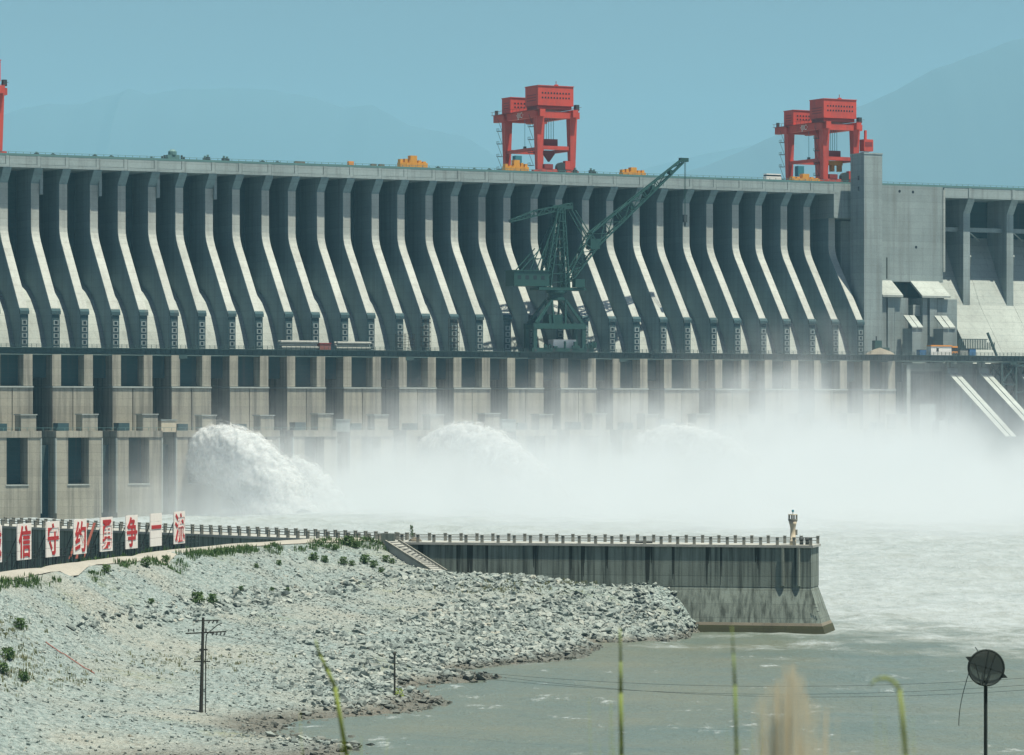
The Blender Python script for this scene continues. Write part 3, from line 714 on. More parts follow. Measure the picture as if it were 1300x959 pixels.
# vegetation
def blades(rnd, n, spread, h, wdt, lean=0.5):
    v, f = [], []
    for _ in range(n):
        a = rnd.uniform(0, 6.28); r = spread*rnd.random()**0.6; bx, by = r*math.cos(a), r*math.sin(a)
        hh = h*rnd.uniform(0.5, 1.0); l = rnd.uniform(0, lean)*hh; b = rnd.uniform(0, 6.28); dx, dy = math.cos(b), math.sin(b); w = wdt*rnd.uniform(0.7, 1.3)
        k = len(v)
        v += [(bx-dy*w, by+dx*w, -0.1), (bx+dy*w, by-dx*w, -0.1), (bx+dx*l*0.4-dy*w, by+dy*l*0.4+dx*w, hh*0.6), (bx+dx*l*0.4+dy*w, by+dy*l*0.4-dx*w, hh*0.6), (bx+dx*l, by+dy*l, hh)]
        f += [(k, k+1, k+3), (k, k+3, k+2), (k+2, k+3, k+4)]
    return np.array(v), np.array(f)
def leafy(rnd, n, r, h, ls):
    v, f = [], []
    for _ in range(n):
        a = rnd.uniform(0, 6.28); t = rnd.random(); rr = r*math.sqrt(rnd.random())*(1-0.45*t); p = Vector((rr*math.cos(a), rr*math.sin(a), h*(0.12+0.88*t)))
        d1 = Vector((rnd.gauss(0, 1), rnd.gauss(0, 1), rnd.gauss(0, 0.7))).normalized(); d2 = d1.cross(Vector((rnd.gauss(0, 1), rnd.gauss(0, 1), rnd.gauss(0, 1)))).normalized()
        k = len(v); s_ = ls*rnd.uniform(0.6, 1.3)
        v += [tuple(p-d1*s_), tuple(p+d2*s_*0.5), tuple(p+d1*s_), tuple(p-d2*s_*0.5)]; f += [(k, k+1, k+2), (k, k+2, k+3)]
    return np.array(v), np.array(f)
rv = random.Random(8)
# grass fringe of the road
cos, fas, kk = [], [], 0
for k, p in enumerate(dense[20:]):
    for q in range(13):
        t = Vector((rv.uniform(-1.5, 1.5), rv.uniform(-3, 3))); x, y = p.x+t.x*0.3+rv.uniform(0.0, 1.6), p.y+t.y-rv.uniform(0, 0.8)
        if float(fbm(np.array(x/4+3), np.array(y/9), 3)) < -0.10: continue
        co, fa = blades(rv, 9, 0.55, rv.uniform(0.35, 0.95), 0.05); cos.append(co+np.array([x, y, tz(x, y)])); fas.append(fa+kk); kk += len(co)
tag(link('grass', soup('grass', np.concatenate(cos), np.concatenate(fas), 'leaf')), 'grass fringe growing along the edge of the dirt road', 'grass', None, 'stuff')
cos, fas, kk = [], [], 0
for px_, py_, n, sx, sy in ((640, 747, 160, 45, 4), (700, 741, 60, 40, 2), (20, 850, 130, 26, 16), (15, 800, 40, 18, 8), (240, 842, 90, 60, 7), (90, 862, 40, 30, 7)):
    for _ in range(n):
        q = hit(px_+rv.gauss(0, sx), py_+rv.gauss(0, sy))
        co, fa = blades(rv, 6, 0.35, rv.uniform(0.2, 0.55), 0.035); cos.append(co+np.array(q)); fas.append(fa+kk); kk += len(co)
tag(link('grass', soup('grass', np.concatenate(cos), np.concatenate(fas), 'leaf_dry')), 'sparse dry grass patches among the bank stones', 'grass', None, 'stuff')
sh_me = []
for k in range(4):
    co, fa = leafy(random.Random(20+k), 150, 0.55, 0.8, 0.12); co2, fa2 = blades(random.Random(40+k), 14, 0.3, 1.0, 0.03); sh_me.append(soup('shrub', np.concatenate([co, co2]), np.concatenate([fa, fa2+len(co)]), 'leaf'))
shrubs = [(251, 768, 1.9), (269, 766, 1.5), (192, 769, 0.9), (398, 713, 1.5), (412, 714, 1.2), (436, 718, 1.4), (447, 719, 1.0), (464, 716, 1.7), (475, 722, 1.3), (484, 728, 1.0), (490, 714, 1.3), (498, 716, 1.0),
          (354, 718, 0.9), (25, 800, 1.5), (10, 838, 1.6), (3, 855, 1.4), (30, 866, 1.2), (325, 722, 0.8), (306, 750, 0.8), (425, 700, 1.2), (442, 694, 1.8), (452, 697, 1.3), (210, 716, 1.2), (185, 721, 1.5), (135, 729, 1.3), (365, 752, 0.7), (345, 752, 0.7)]
for k, (px_, py_, s_) in enumerate(shrubs):
    q = hit(px_, py_)
    lab = 'bushy round green shrub above the utility pole on the gravel slope' if k < 2 else 'small low green shrub on the pale gravel slope'
    tag(link('shrub', sh_me[k % 4], None, q, (0, 0, rv.uniform(0, 6)), (s_, s_, s_*0.9)), lab, 'shrub', 'round shrubs above the utility pole' if k < 2 else 'small shrubs on the gravel slope')

# ================================================================== JETTY AND GUIDE WALL
JA = Vector((-17.9, 523.0, 0)); JB = Vector((41.1, 509.0, 0)); JL = (JB-JA).length; jrot = math.atan2(JB.y-JA.y, JB.x-JA.x)
JT = 12.0
jt = empty('concrete_jetty', (JA.x, JA.y, 0), jrot)
tag(jt, 'dark stained concrete jetty wall ending in the river with a flared foot', 'jetty')
npan = 11; pl = JL/npan
for k in range(npan):
    MB().box(k*pl+0.02, (k+1)*pl-0.02, 0, 6.8, 6.2, JT-0.35).build('wall_panel', 'concrete_jetty', jt)
MB().box(-0.2, JL+0.25, -0.25, 7.05, JT-0.34, JT).build('deck_slab', 'concrete_deck', jt)
# flared lower body
fb = MB(); L0 = 10.0
a0 = [(L0, 0.05), (JL-0.1, 0.05), (JL-0.1, 6.7), (L0, 6.7)]; a1 = [(L0, -1.2), (JL+1.75, -1.2), (JL+1.75, 8.0), (L0, 8.0)]
fb.add([(x, y, 6.19) for x, y in a0]+[(x, y, 0.6) for x, y in a1]+[(x, y-0.3 if y < 0 else y+0.3, -4) for x, y in a1],
       [(0, 1, 2, 3)]+[(4+i, 4+(i+1) % 4, (i+1) % 4, i) for i in range(4)]+[(8+i, 8+(i+1) % 4, 4+(i+1) % 4, 4+i) for i in range(4)]+[(11, 10, 9, 8)])
fb.build('flared_foot', 'concrete_jetty', jt)
MB().add([(x, y, z) for z, g in ((1.35, 0.0), (1.35, 0.0)) for x, y in ()], []) if False else None
def band(z0, z1, g, mat):
    m = MB()
    def rect(z):
        t = (6.19-z)/(6.19-0.6); return [(a0[i][0]+(a1[i][0]-a0[i][0])*t+(g if i in (1, 2) else -g), a0[i][1]+(a1[i][1]-a0[i][1])*t+(-g if i in (0, 1) else g), z) for i in range(4)]
    m.add(rect(z0)+rect(z1), [(i, (i+1) % 4, 4+(i+1) % 4, 4+i) for i in range(4)]+[(0, 1, 2, 3), (7, 6, 5, 4)]); m.build('tide_band', mat, jt)
band(-1.0, 0.95, 0.12, 'moss'); band(0.96, 1.35, 0.05, 'silt')
for px_, w_ in ((693, 0.6), (738, 0.45), (753, 0.6), (781, 0.7), (833, 0.9), (864, 0.7), (905, 0.75), (921, 0.4), (966, 0.8), (1012, 0.5), (520, 0.35), (551, 0.7), (597, 0.6), (612, 0.9), (632, 0.5)):
    t = (px_-505)/(1030-505)*JL
    rs = random.Random(int(px_)); zb0 = 6.3 if px_ > 560 else 8.5
    for q in range(4):
        ww = w_*rs.uniform(0.18, 0.5); cx = t+rs.uniform(-0.5, 0.5)*w_; zl = JT-0.36-(JT-0.36-zb0)*(1.0 if q == 0 else rs.uniform(0.35, 1.0)); g_ = 0.004+0.003*q
        MB().add([(cx-ww/2, -g_, JT-0.36), (cx+ww/2, -g_, JT-0.36), (cx+ww*0.4, -g_, (JT+zl)/2), (cx+ww*0.15, -g_, zl), (cx-ww*0.2, -g_, zl+0.15), (cx-ww*0.45, -g_, (JT+zl)/2)], [(0, 1, 2, 3, 4, 5)]).build('water_stain', 'wet_stain', jt)
for k in range(2): MB().tube((JL-1.8-k*2.2, -0.15, 6.4), (JL-1.8-k*2.2, -0.15, JT-0.4), 0.28).build('fender', 'concrete_jetty', jt)
for k in range(3): MB().bar((JL+0.35+k*0.25, -0.9, 4.0-k*0.5), (JL+0.75+k*0.25, -1.1, 4.0-k*0.5), 0.07).build('rung', 'dark_metal', jt)
post_me = MB().box(-0.19, 0.19, -0.19, 0.19, JT+0.01, JT+1.0).box(-0.23, 0.23, -0.23, 0.23, JT+1.005, JT+1.1).mesh('post', 'concrete_post')
def railing(parent, x0_, x1_, y, stepx=2.35, z=0.0):
    n = max(1, round((x1_-x0_)/stepx)); st = (x1_-x0_)/n
    for k in range(n+1): link('post', post_me, parent, (x0_+k*st, y, z))
    for h_ in (0.45, 0.85):
        MB().box(x0_, x1_, y-0.045, y+0.045, JT+h_+z-0.045, JT+h_+z+0.045).build('rail', 'concrete_post', parent)
railing(jt, 0.1, JL-0.1, 0.15); railing(jt, 0.1, JL-0.1, 6.6)
MB().box(-0.5, 1.4, -0.3, 0.3, JT+0.02, JT+1.15).build('end_block', 'concrete_jetty', jt)

GA = Vector((-18.2, 523.4, 0)); GB = Vector((-150, 675.8, 0)); GL = (GB-GA).length; grot = math.atan2(GB.y-GA.y, GB.x-GA.x)
gw = empty('guide_wall', (GA.x, GA.y, 0), grot); tag(gw, 'long shaded concrete guide wall running behind the slogan boards', 'wall')
ng = 26
for k in range(ng): MB().box(k*GL/ng+0.02, (k+1)*GL/ng-0.02, -7, 0, -5, JT-0.35).build('wall_panel', 'concrete_jetty', gw)
MB().box(-0.2, GL, -7.2, 0.25, JT-0.34, JT+0.02).build('deck_slab', 'concrete_deck', gw)
railing(gw, 1.0, GL*0.72, -0.15); railing(gw, 3.0, GL*0.72, -6.8)
# sloping concrete stair slab
ra_ = [W(489, 691, 519.5), W(506, 690, 519.8), W(567, 729, 515.5), W(549, 729, 513.5)]
st = MB(); st.add([p+Vector((0, 0, 0.35)) for p in ra_]+[p-Vector((0, 0, 1.4)) for p in ra_], [(0, 1, 2, 3), (7, 6, 5, 4), (0, 4, 5, 1), (1, 5, 6, 2), (2, 6, 7, 3), (3, 7, 4, 0)])
sw = empty('stair_ramp', ra_[0]); tag(sw, 'sloping concrete stair ramp at the landward end of the jetty', 'ramp')
o = st.build('slab', 'concrete_deck'); o.parent = sw; o.location = -ra_[0]
for e0, e1 in ((0, 3), (1, 2)):
    o = MB().bar(ra_[e0]+Vector((0, 0, 0.45)), ra_[e1]+Vector((0, 0, 0.45)), 0.25, 0.3).build('kerb', 'concrete_post'); o.parent = sw; o.location = -ra_[0]
for k in range(14):
    t = (k+0.5)/14; p0 = ra_[0].lerp(ra_[3], t)+Vector((0, 0, 0.36)); p1 = ra_[1].lerp(ra_[2], t)+Vector((0, 0, 0.36))
    o = MB().bar(p0, p1, 0.16, 0.12).build('step', 'concrete_deck'); o.parent = sw; o.location = -ra_[0]
# beacon
t = (1007-505)/(1030-505)*JL
bp = JA+(JB-JA)*(t/JL)+Vector((0.2, 1.4, 0))
bc = empty('beacon', (bp.x, bp.y, JT)); tag(bc, 'small cream navigation beacon column with a flared top on the jetty head', 'beacon')
MB().lathe([(0.46, 0.0), (0.44, 0.7), (0.40, 0.72), (0.36, 1.9), (0.36, 2.3), (0.46, 2.75), (0.62, 3.35)], 16).build('shaft', 'cream_paint', bc, True)
MB().lathe([(0.66, 3.36), (0.66, 3.52), (0.60, 3.53), (0.60, 3.54)], 16).build('gallery_floor', 'concrete_post', bc)
for k in range(10):
    a = k*math.pi/5; MB().box(-0.05, 0.05, -0.05, 0.05, 3.55, 4.1).build('baluster', 'concrete_post', bc, loc=(0.58*math.cos(a), 0.58*math.sin(a), 0))
MB().lathe([(0.66, 4.11), (0.66, 4.22), (0.55, 4.23)], 16).build('gallery_rail', 'cream_paint', bc)
MB().tube((0, 0, 3.5), (0, 0, 4.5), 0.05).build('lamp_post', 'dark_metal', bc); MB().lathe([(0.12, 4.5), (0.16, 4.6), (0.16, 4.78), (0.05, 4.85)], 10).build('lamp', 'blue_rope', bc)
MB().box(0.36, 0.62, -0.15, 0.15, 1.35, 2.1).build('control_box', 'concrete_post', bc)
# bollards and a lone plant on the jetty
for k, q in enumerate((1017, 1024)):
    b_ = JA+(JB-JA)*((q-505)/525)+Vector((0.3, 2.2, JT))
    tag(MB().lathe([(0.28, 0), (0.24, 0.5), (0.34, 0.75), (0.34, 0.95), (0.1, 1.05)], 12).build('bollard', 'dark_metal', None, True, b_), 'dark iron mooring bollard beside the beacon', 'bollard', 'mooring bollards on the jetty head')
pq = JA+(JB-JA)*(31/525)+Vector((0.2, 2.6, JT))
co, fa = leafy(random.Random(5), 170, 0.34, 2.0, 0.11); pt_ = empty('sapling', pq); tag(pt_, 'spindly green sapling growing through the jetty deck', 'sapling')
link('foliage', soup('foliage', co+np.array([0, 0, 0.35]), fa, 'leaf'), pt_)
MB().tube((0, 0, 0), (0.1, 0, 2.3), 0.03, 0.012, 6).build('stem', 'pole_wood', pt_)
tag(MB().lathe([(1.0, 0), (0.8, 0.25), (0.3, 0.5), (0.05, 0.55)], 12).build('spoil_heap', 'silt', None, True, pq+Vector((0.5, 0.3, 0))), 'low brown heap of spoil beside the sapling on the jetty', 'heap')
lz = JA+(JB-JA)*((828-505)/525)+Vector((0, 3, JT))
ln = empty('debris', lz); tag(ln, 'dark bundle of pipes lying on the jetty deck', 'pipes')
for k in range(3): MB().tube((-1.2, k*0.3, 0.16+0.05*k), (1.2, k*0.32, 0.16), 0.15).build('pipe', 'dark_metal', ln)

# ---- slogan boards
P0 = Vector((-58.3, 443.0, 0)); P1 = Vector((-44.7, 498.0, 0)); sdir = (P1-P0).normalized(); srot = math.atan2(sdir.y, sdir.x)
sp_ = (P1-P0).length/6
for k, ch in enumerate('诚信守约勇争一流'):
    c = P0+sdir*sp_*(k-1)
    bd = empty('slogan_board', (c.x, c.y, 12.1), srot)
    tag(bd, 'white roadside slogan board with the red character '+ch+', '+('cheng, farthest from the jetty', 'xin, second of the row', 'shou, a roof over a hook', 'yue, beside the leaning planks', 'yong, tall and narrow', 'zheng, barred strokes on a hook', 'yi, a single red stroke', 'liu, closest to the water jet')[k], 'sign board', 'slogan boards along the dirt road')
    bw, bh, bz = 4.5, 4.35, 0.5
    for q in range(4):
        MB().box(-bw/2+0.01, bw/2-0.01, -0.06, 0.06, bz+q*bh/4+0.015, bz+(q+1)*bh/4-0.015).build('panel', 'sign_white', bd)
    for q in (-1, 1): MB().box(q*bw*0.36-0.09, q*bw*0.36+0.09, 0.07, 0.25, -0.9, bz+bh).build('post', 'dark_metal', bd)
    for q in (-1, 1): MB().bar((q*bw*0.36, 0.2, bz+bh*0.7), (q*bw*0.36, 2.0, -0.6), 0.1).build('brace', 'dark_metal', bd)
    cu = bpy.data.curves.new('character', 'FONT'); cu.body = ch; cu.size = 4.0; cu.extrude = 0.02; cu.offset = 0.085; cu.align_x = 'CENTER'; cu.align_y = 'CENTER'
    to = bpy.data.objects.new('tmp', cu); C.objects.link(to); bpy.context.view_layer.update()
    me = bpy.data.meshes.new_from_object(to.evaluated_get(bpy.context.evaluated_depsgraph_get())); bpy.data.objects.remove(to); me.name = 'character'
    me.materials.clear(); me.materials.append(MATS['sign_red'])
    xs_ = [v.co.x for v in me.vertices]; ys_ = [v.co.y for v in me.vertices]
    link('character', me, bd, (-(min(xs_)+max(xs_))/2, -0.095, bz+bh/2-((min(ys_)+max(ys_))/2 if ch != '一' else 0)), (R(90), 0, 0))
# plank fence between the boards and the road
fe = empty('roadside_fence', (P0.x, P0.y, 12), srot); tag(fe, 'low dark wire fence running behind the slogan boards', 'fence')
for k in range(-8, 46):
    MB().box(k*1.5-0.05, k*1.5+0.05, 0.9, 1.0, -0.5, 1.5).build('picket', 'dark_metal', fe)
for h_ in (0.5, 1.0, 1.4): MB().box(-12, 68, 0.93, 0.97, h_, h_+0.05).build('wire', 'dark_metal', fe)
cos, fas, kk = [], [], 0
for k in range(330):
    u_ = rv.uniform(-14, 70); c = P0+sdir*u_+Vector((0.97, -0.24, 0))*rv.uniform(-1.6, 0.5)
    co, fa = blades(rv, 8, 0.4, rv.uniform(0.4, 1.5)*(1.0 if rv.random() < 0.5 else 0.6), 0.05); cos.append(co+np.array([c.x, c.y, tz(c.x, c.y)])); fas.append(fa+kk); kk += len(co)
tag(link('grass', soup('grass', np.concatenate(cos), np.concatenate(fas), 'leaf')), 'tall dark weeds growing round the feet of the slogan boards', 'grass', None, 'stuff')
rr0 = [hit(58+k*6.2, 818+k*4.0)+Vector((0, 0, 0.12)) for k in range(11)]
ro = MB()
for a, b in zip(rr0[:-1], rr0[1:]): ro.tube(a-rr0[0], b-rr0[0], 0.05, None, 6)
tag(ro.build('marker_rope', 'brick_red', None, True, rr0[0]), 'faded red marker rope lying across the gravel slope', 'rope')
# leaning planks by the third board
pk = P0+sdir*sp_*2.3+Vector((-2.5,0,0))
for k in range(3):
    tag(MB().bar((0, 0, -0.2), (1.2, 2.2, 4.2), 0.35, 0.08).build('plank', 'brick_red', None, False, (pk.x+k*0.7, pk.y+k*1.2+2, 12)), 'reddish plank leaning between two slogan boards', 'plank', 'planks leaning behind the slogan boards')

# ================================================================== CRANES
def gantry(label, x_px, n, cabin=False, hook=True, group='red gantry cranes on the crest'):
    g = empty('gantry_crane', D(S(x_px, n), n, 116.02), ALPHA); tag(g, label, 'crane', group)
    g.scale = (0.965,)*3
    LX, LY = 13.9, 25.5
    for x in (0, LX):
        for y in (0, LY):
            MB().bar((x, y, 1.6), (x-0.0, y, 21.2), 2.0, 2.0, 3.0).build('leg', 'red_paint', g)
            b = MB().box(x-2.6, x+2.6, y-0.9, y+0.9, 0.75, 1.6).build('bogie', 'red_paint', g)
            for q in (-1.7, 1.7): MB().tube((x+q, y-0.4, 0.45), (x+q, y+0.4, 0.45), 0.45).build('wheel', 'dark_metal', b)
        MB().box(x-1.1, x+1.1, -3.2, 34.5, 21.3, 24.0).build('main_girder', 'red_paint', g)
        MB().box(x-0.6, x+0.6, 1.3, LY-1.3, 8.9, 10.1).build('tie_beam', 'red_paint', g)
    for y in (0, LY):
        MB().box(-2.2, LX+2.6, y-1.5, y+1.0, 20.9, 23.3).build('cross_girder', 'red_paint', g)
        MB().box(1.2, LX-1.2, y-0.6, y+0.6, 9.2, 10.6).build('tie_beam', 'red_paint', g)
        MB().box(1.2, LX-1.2, y-0.7, y+0.7, 0.8, 2.0).build('sill_beam', 'red_paint', g)
    def house(x0_, x1_, y0_, y1_, z0_, z1_, nwin):
        h = MB().box(x0_, x1_, y0_, y1_, z0_, z1_).build('machine_house', 'red_paint', g)
        MB().box(x0_-0.2, x1_+0.2, y0_-0.2, y1_+0.2, z1_+0.01, z1_+0.25).build('roof', 'red_paint', h)
        wm = MB().tube((0, -0.06, 0), (0, 0.1, 0), 0.36, None, 8).mesh('window', 'glass_dark')
        for r_ in range(2):
            for k in range(nwin): link('window', wm, h, (x0_+1.9+k*(x1_-x0_-3.8)/(nwin-1), y0_, z0_+(z1_-z0_)*(0.40+0.24*r_)))
        for r_ in range(3): MB().box(x0_-0.03, x0_+0.05, y0_+1.5, y1_-1.5, z0_+1.8+r_*1.0, z0_+2.1+r_*1.0).build('louvre', 'red_dark', h)
        MB().box(x0_+0.5, x1_-0.5, y0_+0.6, y1_-0.6, z0_-1.3, z0_-0.01).build('trolley_frame', 'red_dark', h)
        return h
    h2 = house(-0.6, 14.4, -0.5, 9.6, 25.6, 32.8, 10)
    h1 = house(-0.3, 14.2, 22.0, 29.0, 24.2, 30.0, 9)
    MB().box(9.4, 9.6, 4, 4.2, 33.1, 35.2).build('mast', 'red_dark', h2); MB().box(9.0, 10.2, 3.6, 4.6, 33.1, 33.9).build('mast_base', 'red_paint', h2)
    for q in range(5):
        MB().tube((4.6+q*1.0, 4.5, 10.4 if hook else 12.0), (4.6+q*1.0, 4.5, 24.2), 0.11, None, 6).build('rope', 'blue_rope', g)
    if hook:
        MB().prism([(-2.0, 9.2), (2.0, 9.2), (2.3, 8.0), (0, 5.0), (-2.3, 8.0)], 3.8, 5.2, lambda t_, p, q: (6.6+p, t_, q)).build('hook_block', 'red_dark', g)
        MB().box(3.4, 9.6, 3.0, 6.0, 10.6, 13.4).build('spreader', 'red_dark', g)
    else:
        MB().box(3.0, 9.4, 3.0, 6.0, 9.6, 13.2).build('spreader', 'red_dark', g)
        MB().box(2.4, 10.6, 3.4, 5.6, 7.6, 9.3).build('lifting_beam', 'yellow_paint', g)
        for q in (3.0, 6.2, 9.6): MB().box(q-0.6, q+0.8, 3.6, 5.4, 5.2, 7.59).build('lifting_claw', 'yellow_paint', g)
    MB().tube((0.5, 12, 11), (0.5, 12, 21), 0.09, None, 6).build('rope', 'blue_rope', g); MB().box(0.1, 0.9, 11.5, 12.5, 9.8, 11).build('small_hook', 'dark_metal', g)
    # ladders with landings on the upstream legs
    for x, y in ((-1.0, LY+1.2), (-1.0, 1.5)):
        for k in range(4):
            z = 3.2+k*4.8; l_ = MB().box(x-1.8, x, y, y+2.0, z, z+0.15); l_.box(x-1.8, x-1.72, y, y+2.0, z+1.0, z+1.08); l_.bar((x-0.3, y+0.3, z+0.1), (x-1.5, y+1.7, z+4.8), 0.12)
            for q in (0, 1, 2): l_.box(x-1.8, x-1.7, y+q*0.95, y+q*0.95+0.08, z+0.15, z+1.0)
            l_.build('ladder_landing', 'dark_metal', g)
    MB().box(1.3, 4.0, LY-4.5, LY-2, 4.2, 8.2).build('electric_cabinet', 'blue_rope', g)
    MB().tube((LX-4.6, -0.9, 2.6), (LX-4.6, 0.9, 2.6), 2.0, None, 16).build('cable_drum', 'dark_metal', g)
    MB().box(LX-3.2, LX-0.9, -1.0, 1.0, 2.0, 5.2).build('drive_box', 'red_paint', g)
    MB().box(2.0, 5.6, -0.8, 0.8, 2.05, 3.8).build('drive_box', 'red_dark', g)
    wr = MB()
    for x in (-2.2, LX+2.4): wr.box(x, x+0.08, -3.2, 34.5, 25.1, 25.2)
    for k in range(14): wr.box(-2.2, -2.1, -3.0+k*2.8, -2.9+k*2.8, 24.0, 25.1); 
    wr.box(-2.2, -1.12, -3.2, 34.5, 23.9, 24.0); wr.box(-2.2, LX+2.4, -1.9, -1.8, 24.4, 24.5)
    wr.build('walkway', 'red_dark', g)
    MB().box(LX+1.2, LX+2.6, -1.2, 0.6, 24.0, 26.2).build('floodlight', 'dark_metal', g)
    MB().box(-0.6, 0.4, 33.4, 34.3, 24.05, 25.9).build('floodlight', 'dark_metal', g)
    cu = bpy.data.curves.new('lettering', 'FONT'); cu.body = '·IJIC·'; cu.size = 2.9; cu.extrude = 0.02; cu.align_x = 'CENTER'
    to = bpy.data.objects.new('tmp', cu); C.objects.link(to); bpy.context.view_layer.update()
    me = bpy.data.meshes.new_from_object(to.evaluated_get(bpy.context.evaluated_depsgraph_get())); bpy.data.objects.remove(to); me.materials.clear(); me.materials.append(MATS['white_paint'])
    link('lettering', me, g, (-1.15, 13.0, 21.65), (R(90), 0, R(-90)))
    if cabin:
        c_ = MB().box(LX+2.2, LX+6.4, -3.4, -0.2, 13.0, 17.6).build('operator_cabin', 'red_paint', g); MB().box(LX+2.6, LX+6.0, -3.45, -3.35, 14.8, 16.6).build('window', 'red_dark', c_)
        MB().box(LX+3.6, LX+4.4, -1.9, -1.1, 17.6, 21.2).build('cabin_hanger', 'red_paint', g)
        MB().box(LX+1.2, LX+6.2, -3.2, -0.4, 8.2, 8.5).build('cabin_platform', 'red_paint', g); MB().box(LX+2.0, LX+4.6, -3.0, -0.6, 8.51, 12.6).build('cabin_stair', 'red_dark', g)
    return g
gantry('red gantry crane with a heart shaped hook block standing above the green portal crane', 684, 0.2)
gantry('red gantry crane with a hanging operator cabin beside the concrete tower', 1046.5, 0.2, True, False)
gantry('red gantry crane at the end of the crest away from the concrete tower', -50.5, 0.2)

# ---- green portal slewing crane
gc = empty('portal_crane', D(S(706, 26.2), 26.2, 51.95), ALPHA); tag(gc, 'dark green lattice portal crane with a long raised jib on the bridge', 'crane'); gc.scale = (0.965,)*3
for y in (-3.2, 3.2):
    MB().box(-12, 13.5, y-0.7, y+0.7, 0.0, 1.3).build('bogie_beam', 'green_steel', gc)
    for x in (-10.5, -3, 4, 11): MB().tube((x, y-0.8, 0.5), (x, y+0.8, 0.5), 0.5, None, 10).build('wheel', 'dark_metal', gc)
    for x in (-10.5, 9.5):
        MB().box(x-0.7, x+0.7, y-0.6, y+0.6, 1.31, 8.2).build('portal_post', 'green_steel', gc)
    MB().box(-11.3, 10.3, y-0.75, y+0.75, 8.21, 10.2).build('portal_beam', 'green_steel', gc)
    for x0_, x1_ in ((-9.8, -3.0), (9.2, 2.6)):
        MB().bar((x0_, y, 10.2), (x1_, y*0.75, 18.8), 1.1, 1.1, 0.8).build('leg', 'green_steel', gc)
        MB().bar((x0_*0.25, y*0.9, 10.2), (x1_, y*0.75, 18.8), 0.6).build('brace', 'green_steel', gc)
for x in (-10.5, 9.5): MB().box(x-0.6, x+0.6, -3.2, 3.2, 8.4, 9.8).build('portal_tie', 'green_steel', gc)
MB().box(-4.2, 1.4, -2.4, 2.4, 10.25, 13.5).build('winch_room', 'green_steel', gc)
MB().box(-2.2, 7.2, -2.0, 2.0, 0.3, 4.4).build('cable_room', 'white_paint', gc)
rc = random.Random(4)
for k in range(16):
    x = rc.uniform(-11, 15); MB().box(x, x+rc.uniform(0.5, 1.6), -4.2, -3.4, 1.3, 1.3+rc.uniform(0.6, 2.6)).build('equipment_box', 'green_steel', gc)
MB().lathe([(3.4, 18.7), (3.4, 19.8), (3.0, 19.9), (3.0, 21.2), (3.8, 21.3), (3.8, 22.2)], 20).build('slew_ring', 'green_steel', gc)
MB().box(-9, 10.5, -3.6, 3.6, 22.25, 23.3).build('turntable', 'green_steel', gc)
mh = MB().box(-19.0, -4.6, -3.4, 3.4, 23.6, 29.0).build('machine_house', 'green_steel', gc)
MB().box(-19.3, -4.3, -3.7, 3.7, 29.01, 29.35).build('roof', 'green_steel', mh)
for k in range(4): MB().box(-17.6+k*3.2, -16.2+k*3.2, -3.46, -3.36, 26.0, 27.4).build('window', 'glass_dark', mh)
MB().box(5.5, 9.5, -4.6, -2.0, 23.4, 26.4).build('operator_cabin', 'green_steel', gc)
for y in (-2.4, 2.4):
    MB().truss((-5.0, y, 23.3), (0.5, y*0.6, 52.5), 1.3, 2.2, 0.8, 1.2, 10, 0.42, 0.24).build('mast_frame', 'green_steel', gc)
    MB().truss((3.2, y, 23.3), (2.0, y*0.6, 52.5), 1.3, 1.6, 0.8, 1.0, 10, 0.42, 0.24).build('mast_frame', 'green_steel', gc)
    MB().bar((-15.5, y, 29.3), (-7.5, y, 37.5), 0.32).bar((-9.5, y, 29.3), (0.2, y*0.7, 50.5), 0.32).bar((-10.5, y, 33.6), (-6, y, 33.6), 0.25).build('back_stay', 'green_steel', gc)
    MB().bar((4.6, y*0.6, 53.6), (12.6, y*0.5, 41.0), 0.35).build('luffing_strut', 'green_steel', gc)
    MB().bar((7.2, y*0.6, 51.6), (15.0, y*0.5, 41.2), 0.3).build('luffing_strut', 'green_steel', gc)
for k in range(9): MB().bar((-4.4+k*0.55, -2.3, 25+k*3.2), (3.0, -2.1, 25.5+k*3.1), 0.28).build('mast_brace', 'green_steel', gc)
MB().truss((6.0, 0, 53.4), (-8.5, 0, 50.2), 3.0, 1.6, 2.6, 2.0, 5, 0.35, 0.25).build('counter_jib', 'green_steel', gc)
MB().truss((-8.5, 0, 50.2), (-19.0, 0, 47.0), 2.6, 2.0, 1.2, 0.7, 4, 0.32, 0.22).build('counter_jib', 'green_steel', gc)
MB().box(-2.0, 6.2, -1.6, 1.6, 52.0, 53.2).build('sheave_head', 'green_steel', gc)
MB().truss((5.0, 0, 26.2), (15.5, 0, 41.2), 2.6, 2.0, 3.2, 5.4, 5, 0.48, 0.28).build('jib_foot', 'green_steel', gc)
MB().truss((15.5, 0, 41.2), (53.0, 0, 71.0), 3.2, 5.4, 1.1, 1.3, 7, 0.50, 0.28).build('jib', 'green_steel', gc)
for k, t_ in enumerate((0.42, 0.66, 0.86)):
    p = Vector((15.5, 0, 41.2)).lerp(Vector((53.0, 0, 71.0)), t_); MB().cube((p.x, p.y, p.z), 1.1, 2.2, 2.4-t_).build('jib_diaphragm', 'green_steel', gc)
MB().box(13.4, 17.4, -1.7, 1.7, 37.6, 41.4).build('jib_joint', 'green_steel', gc)
MB().box(52.0, 55.4, -0.8, 0.8, 70.8, 72.2).build('jib_head', 'green_steel', gc)
for q in (-0.7, 0.7): MB().tube((54.3+q*0.5, q*0.3, 51.2), (54.3+q*0.5, q*0.3, 70.8), 0.10, None, 6).build('hoist_rope', 'green_steel', gc)
MB().box(53.6, 55.0, -0.6, 0.6, 48.4, 51.2).build('hook_block', 'dark_metal', gc); MB().bar((54.3, 0, 46.8), (54.3, 0, 48.4), 0.5).build('hook', 'dark_metal', gc)

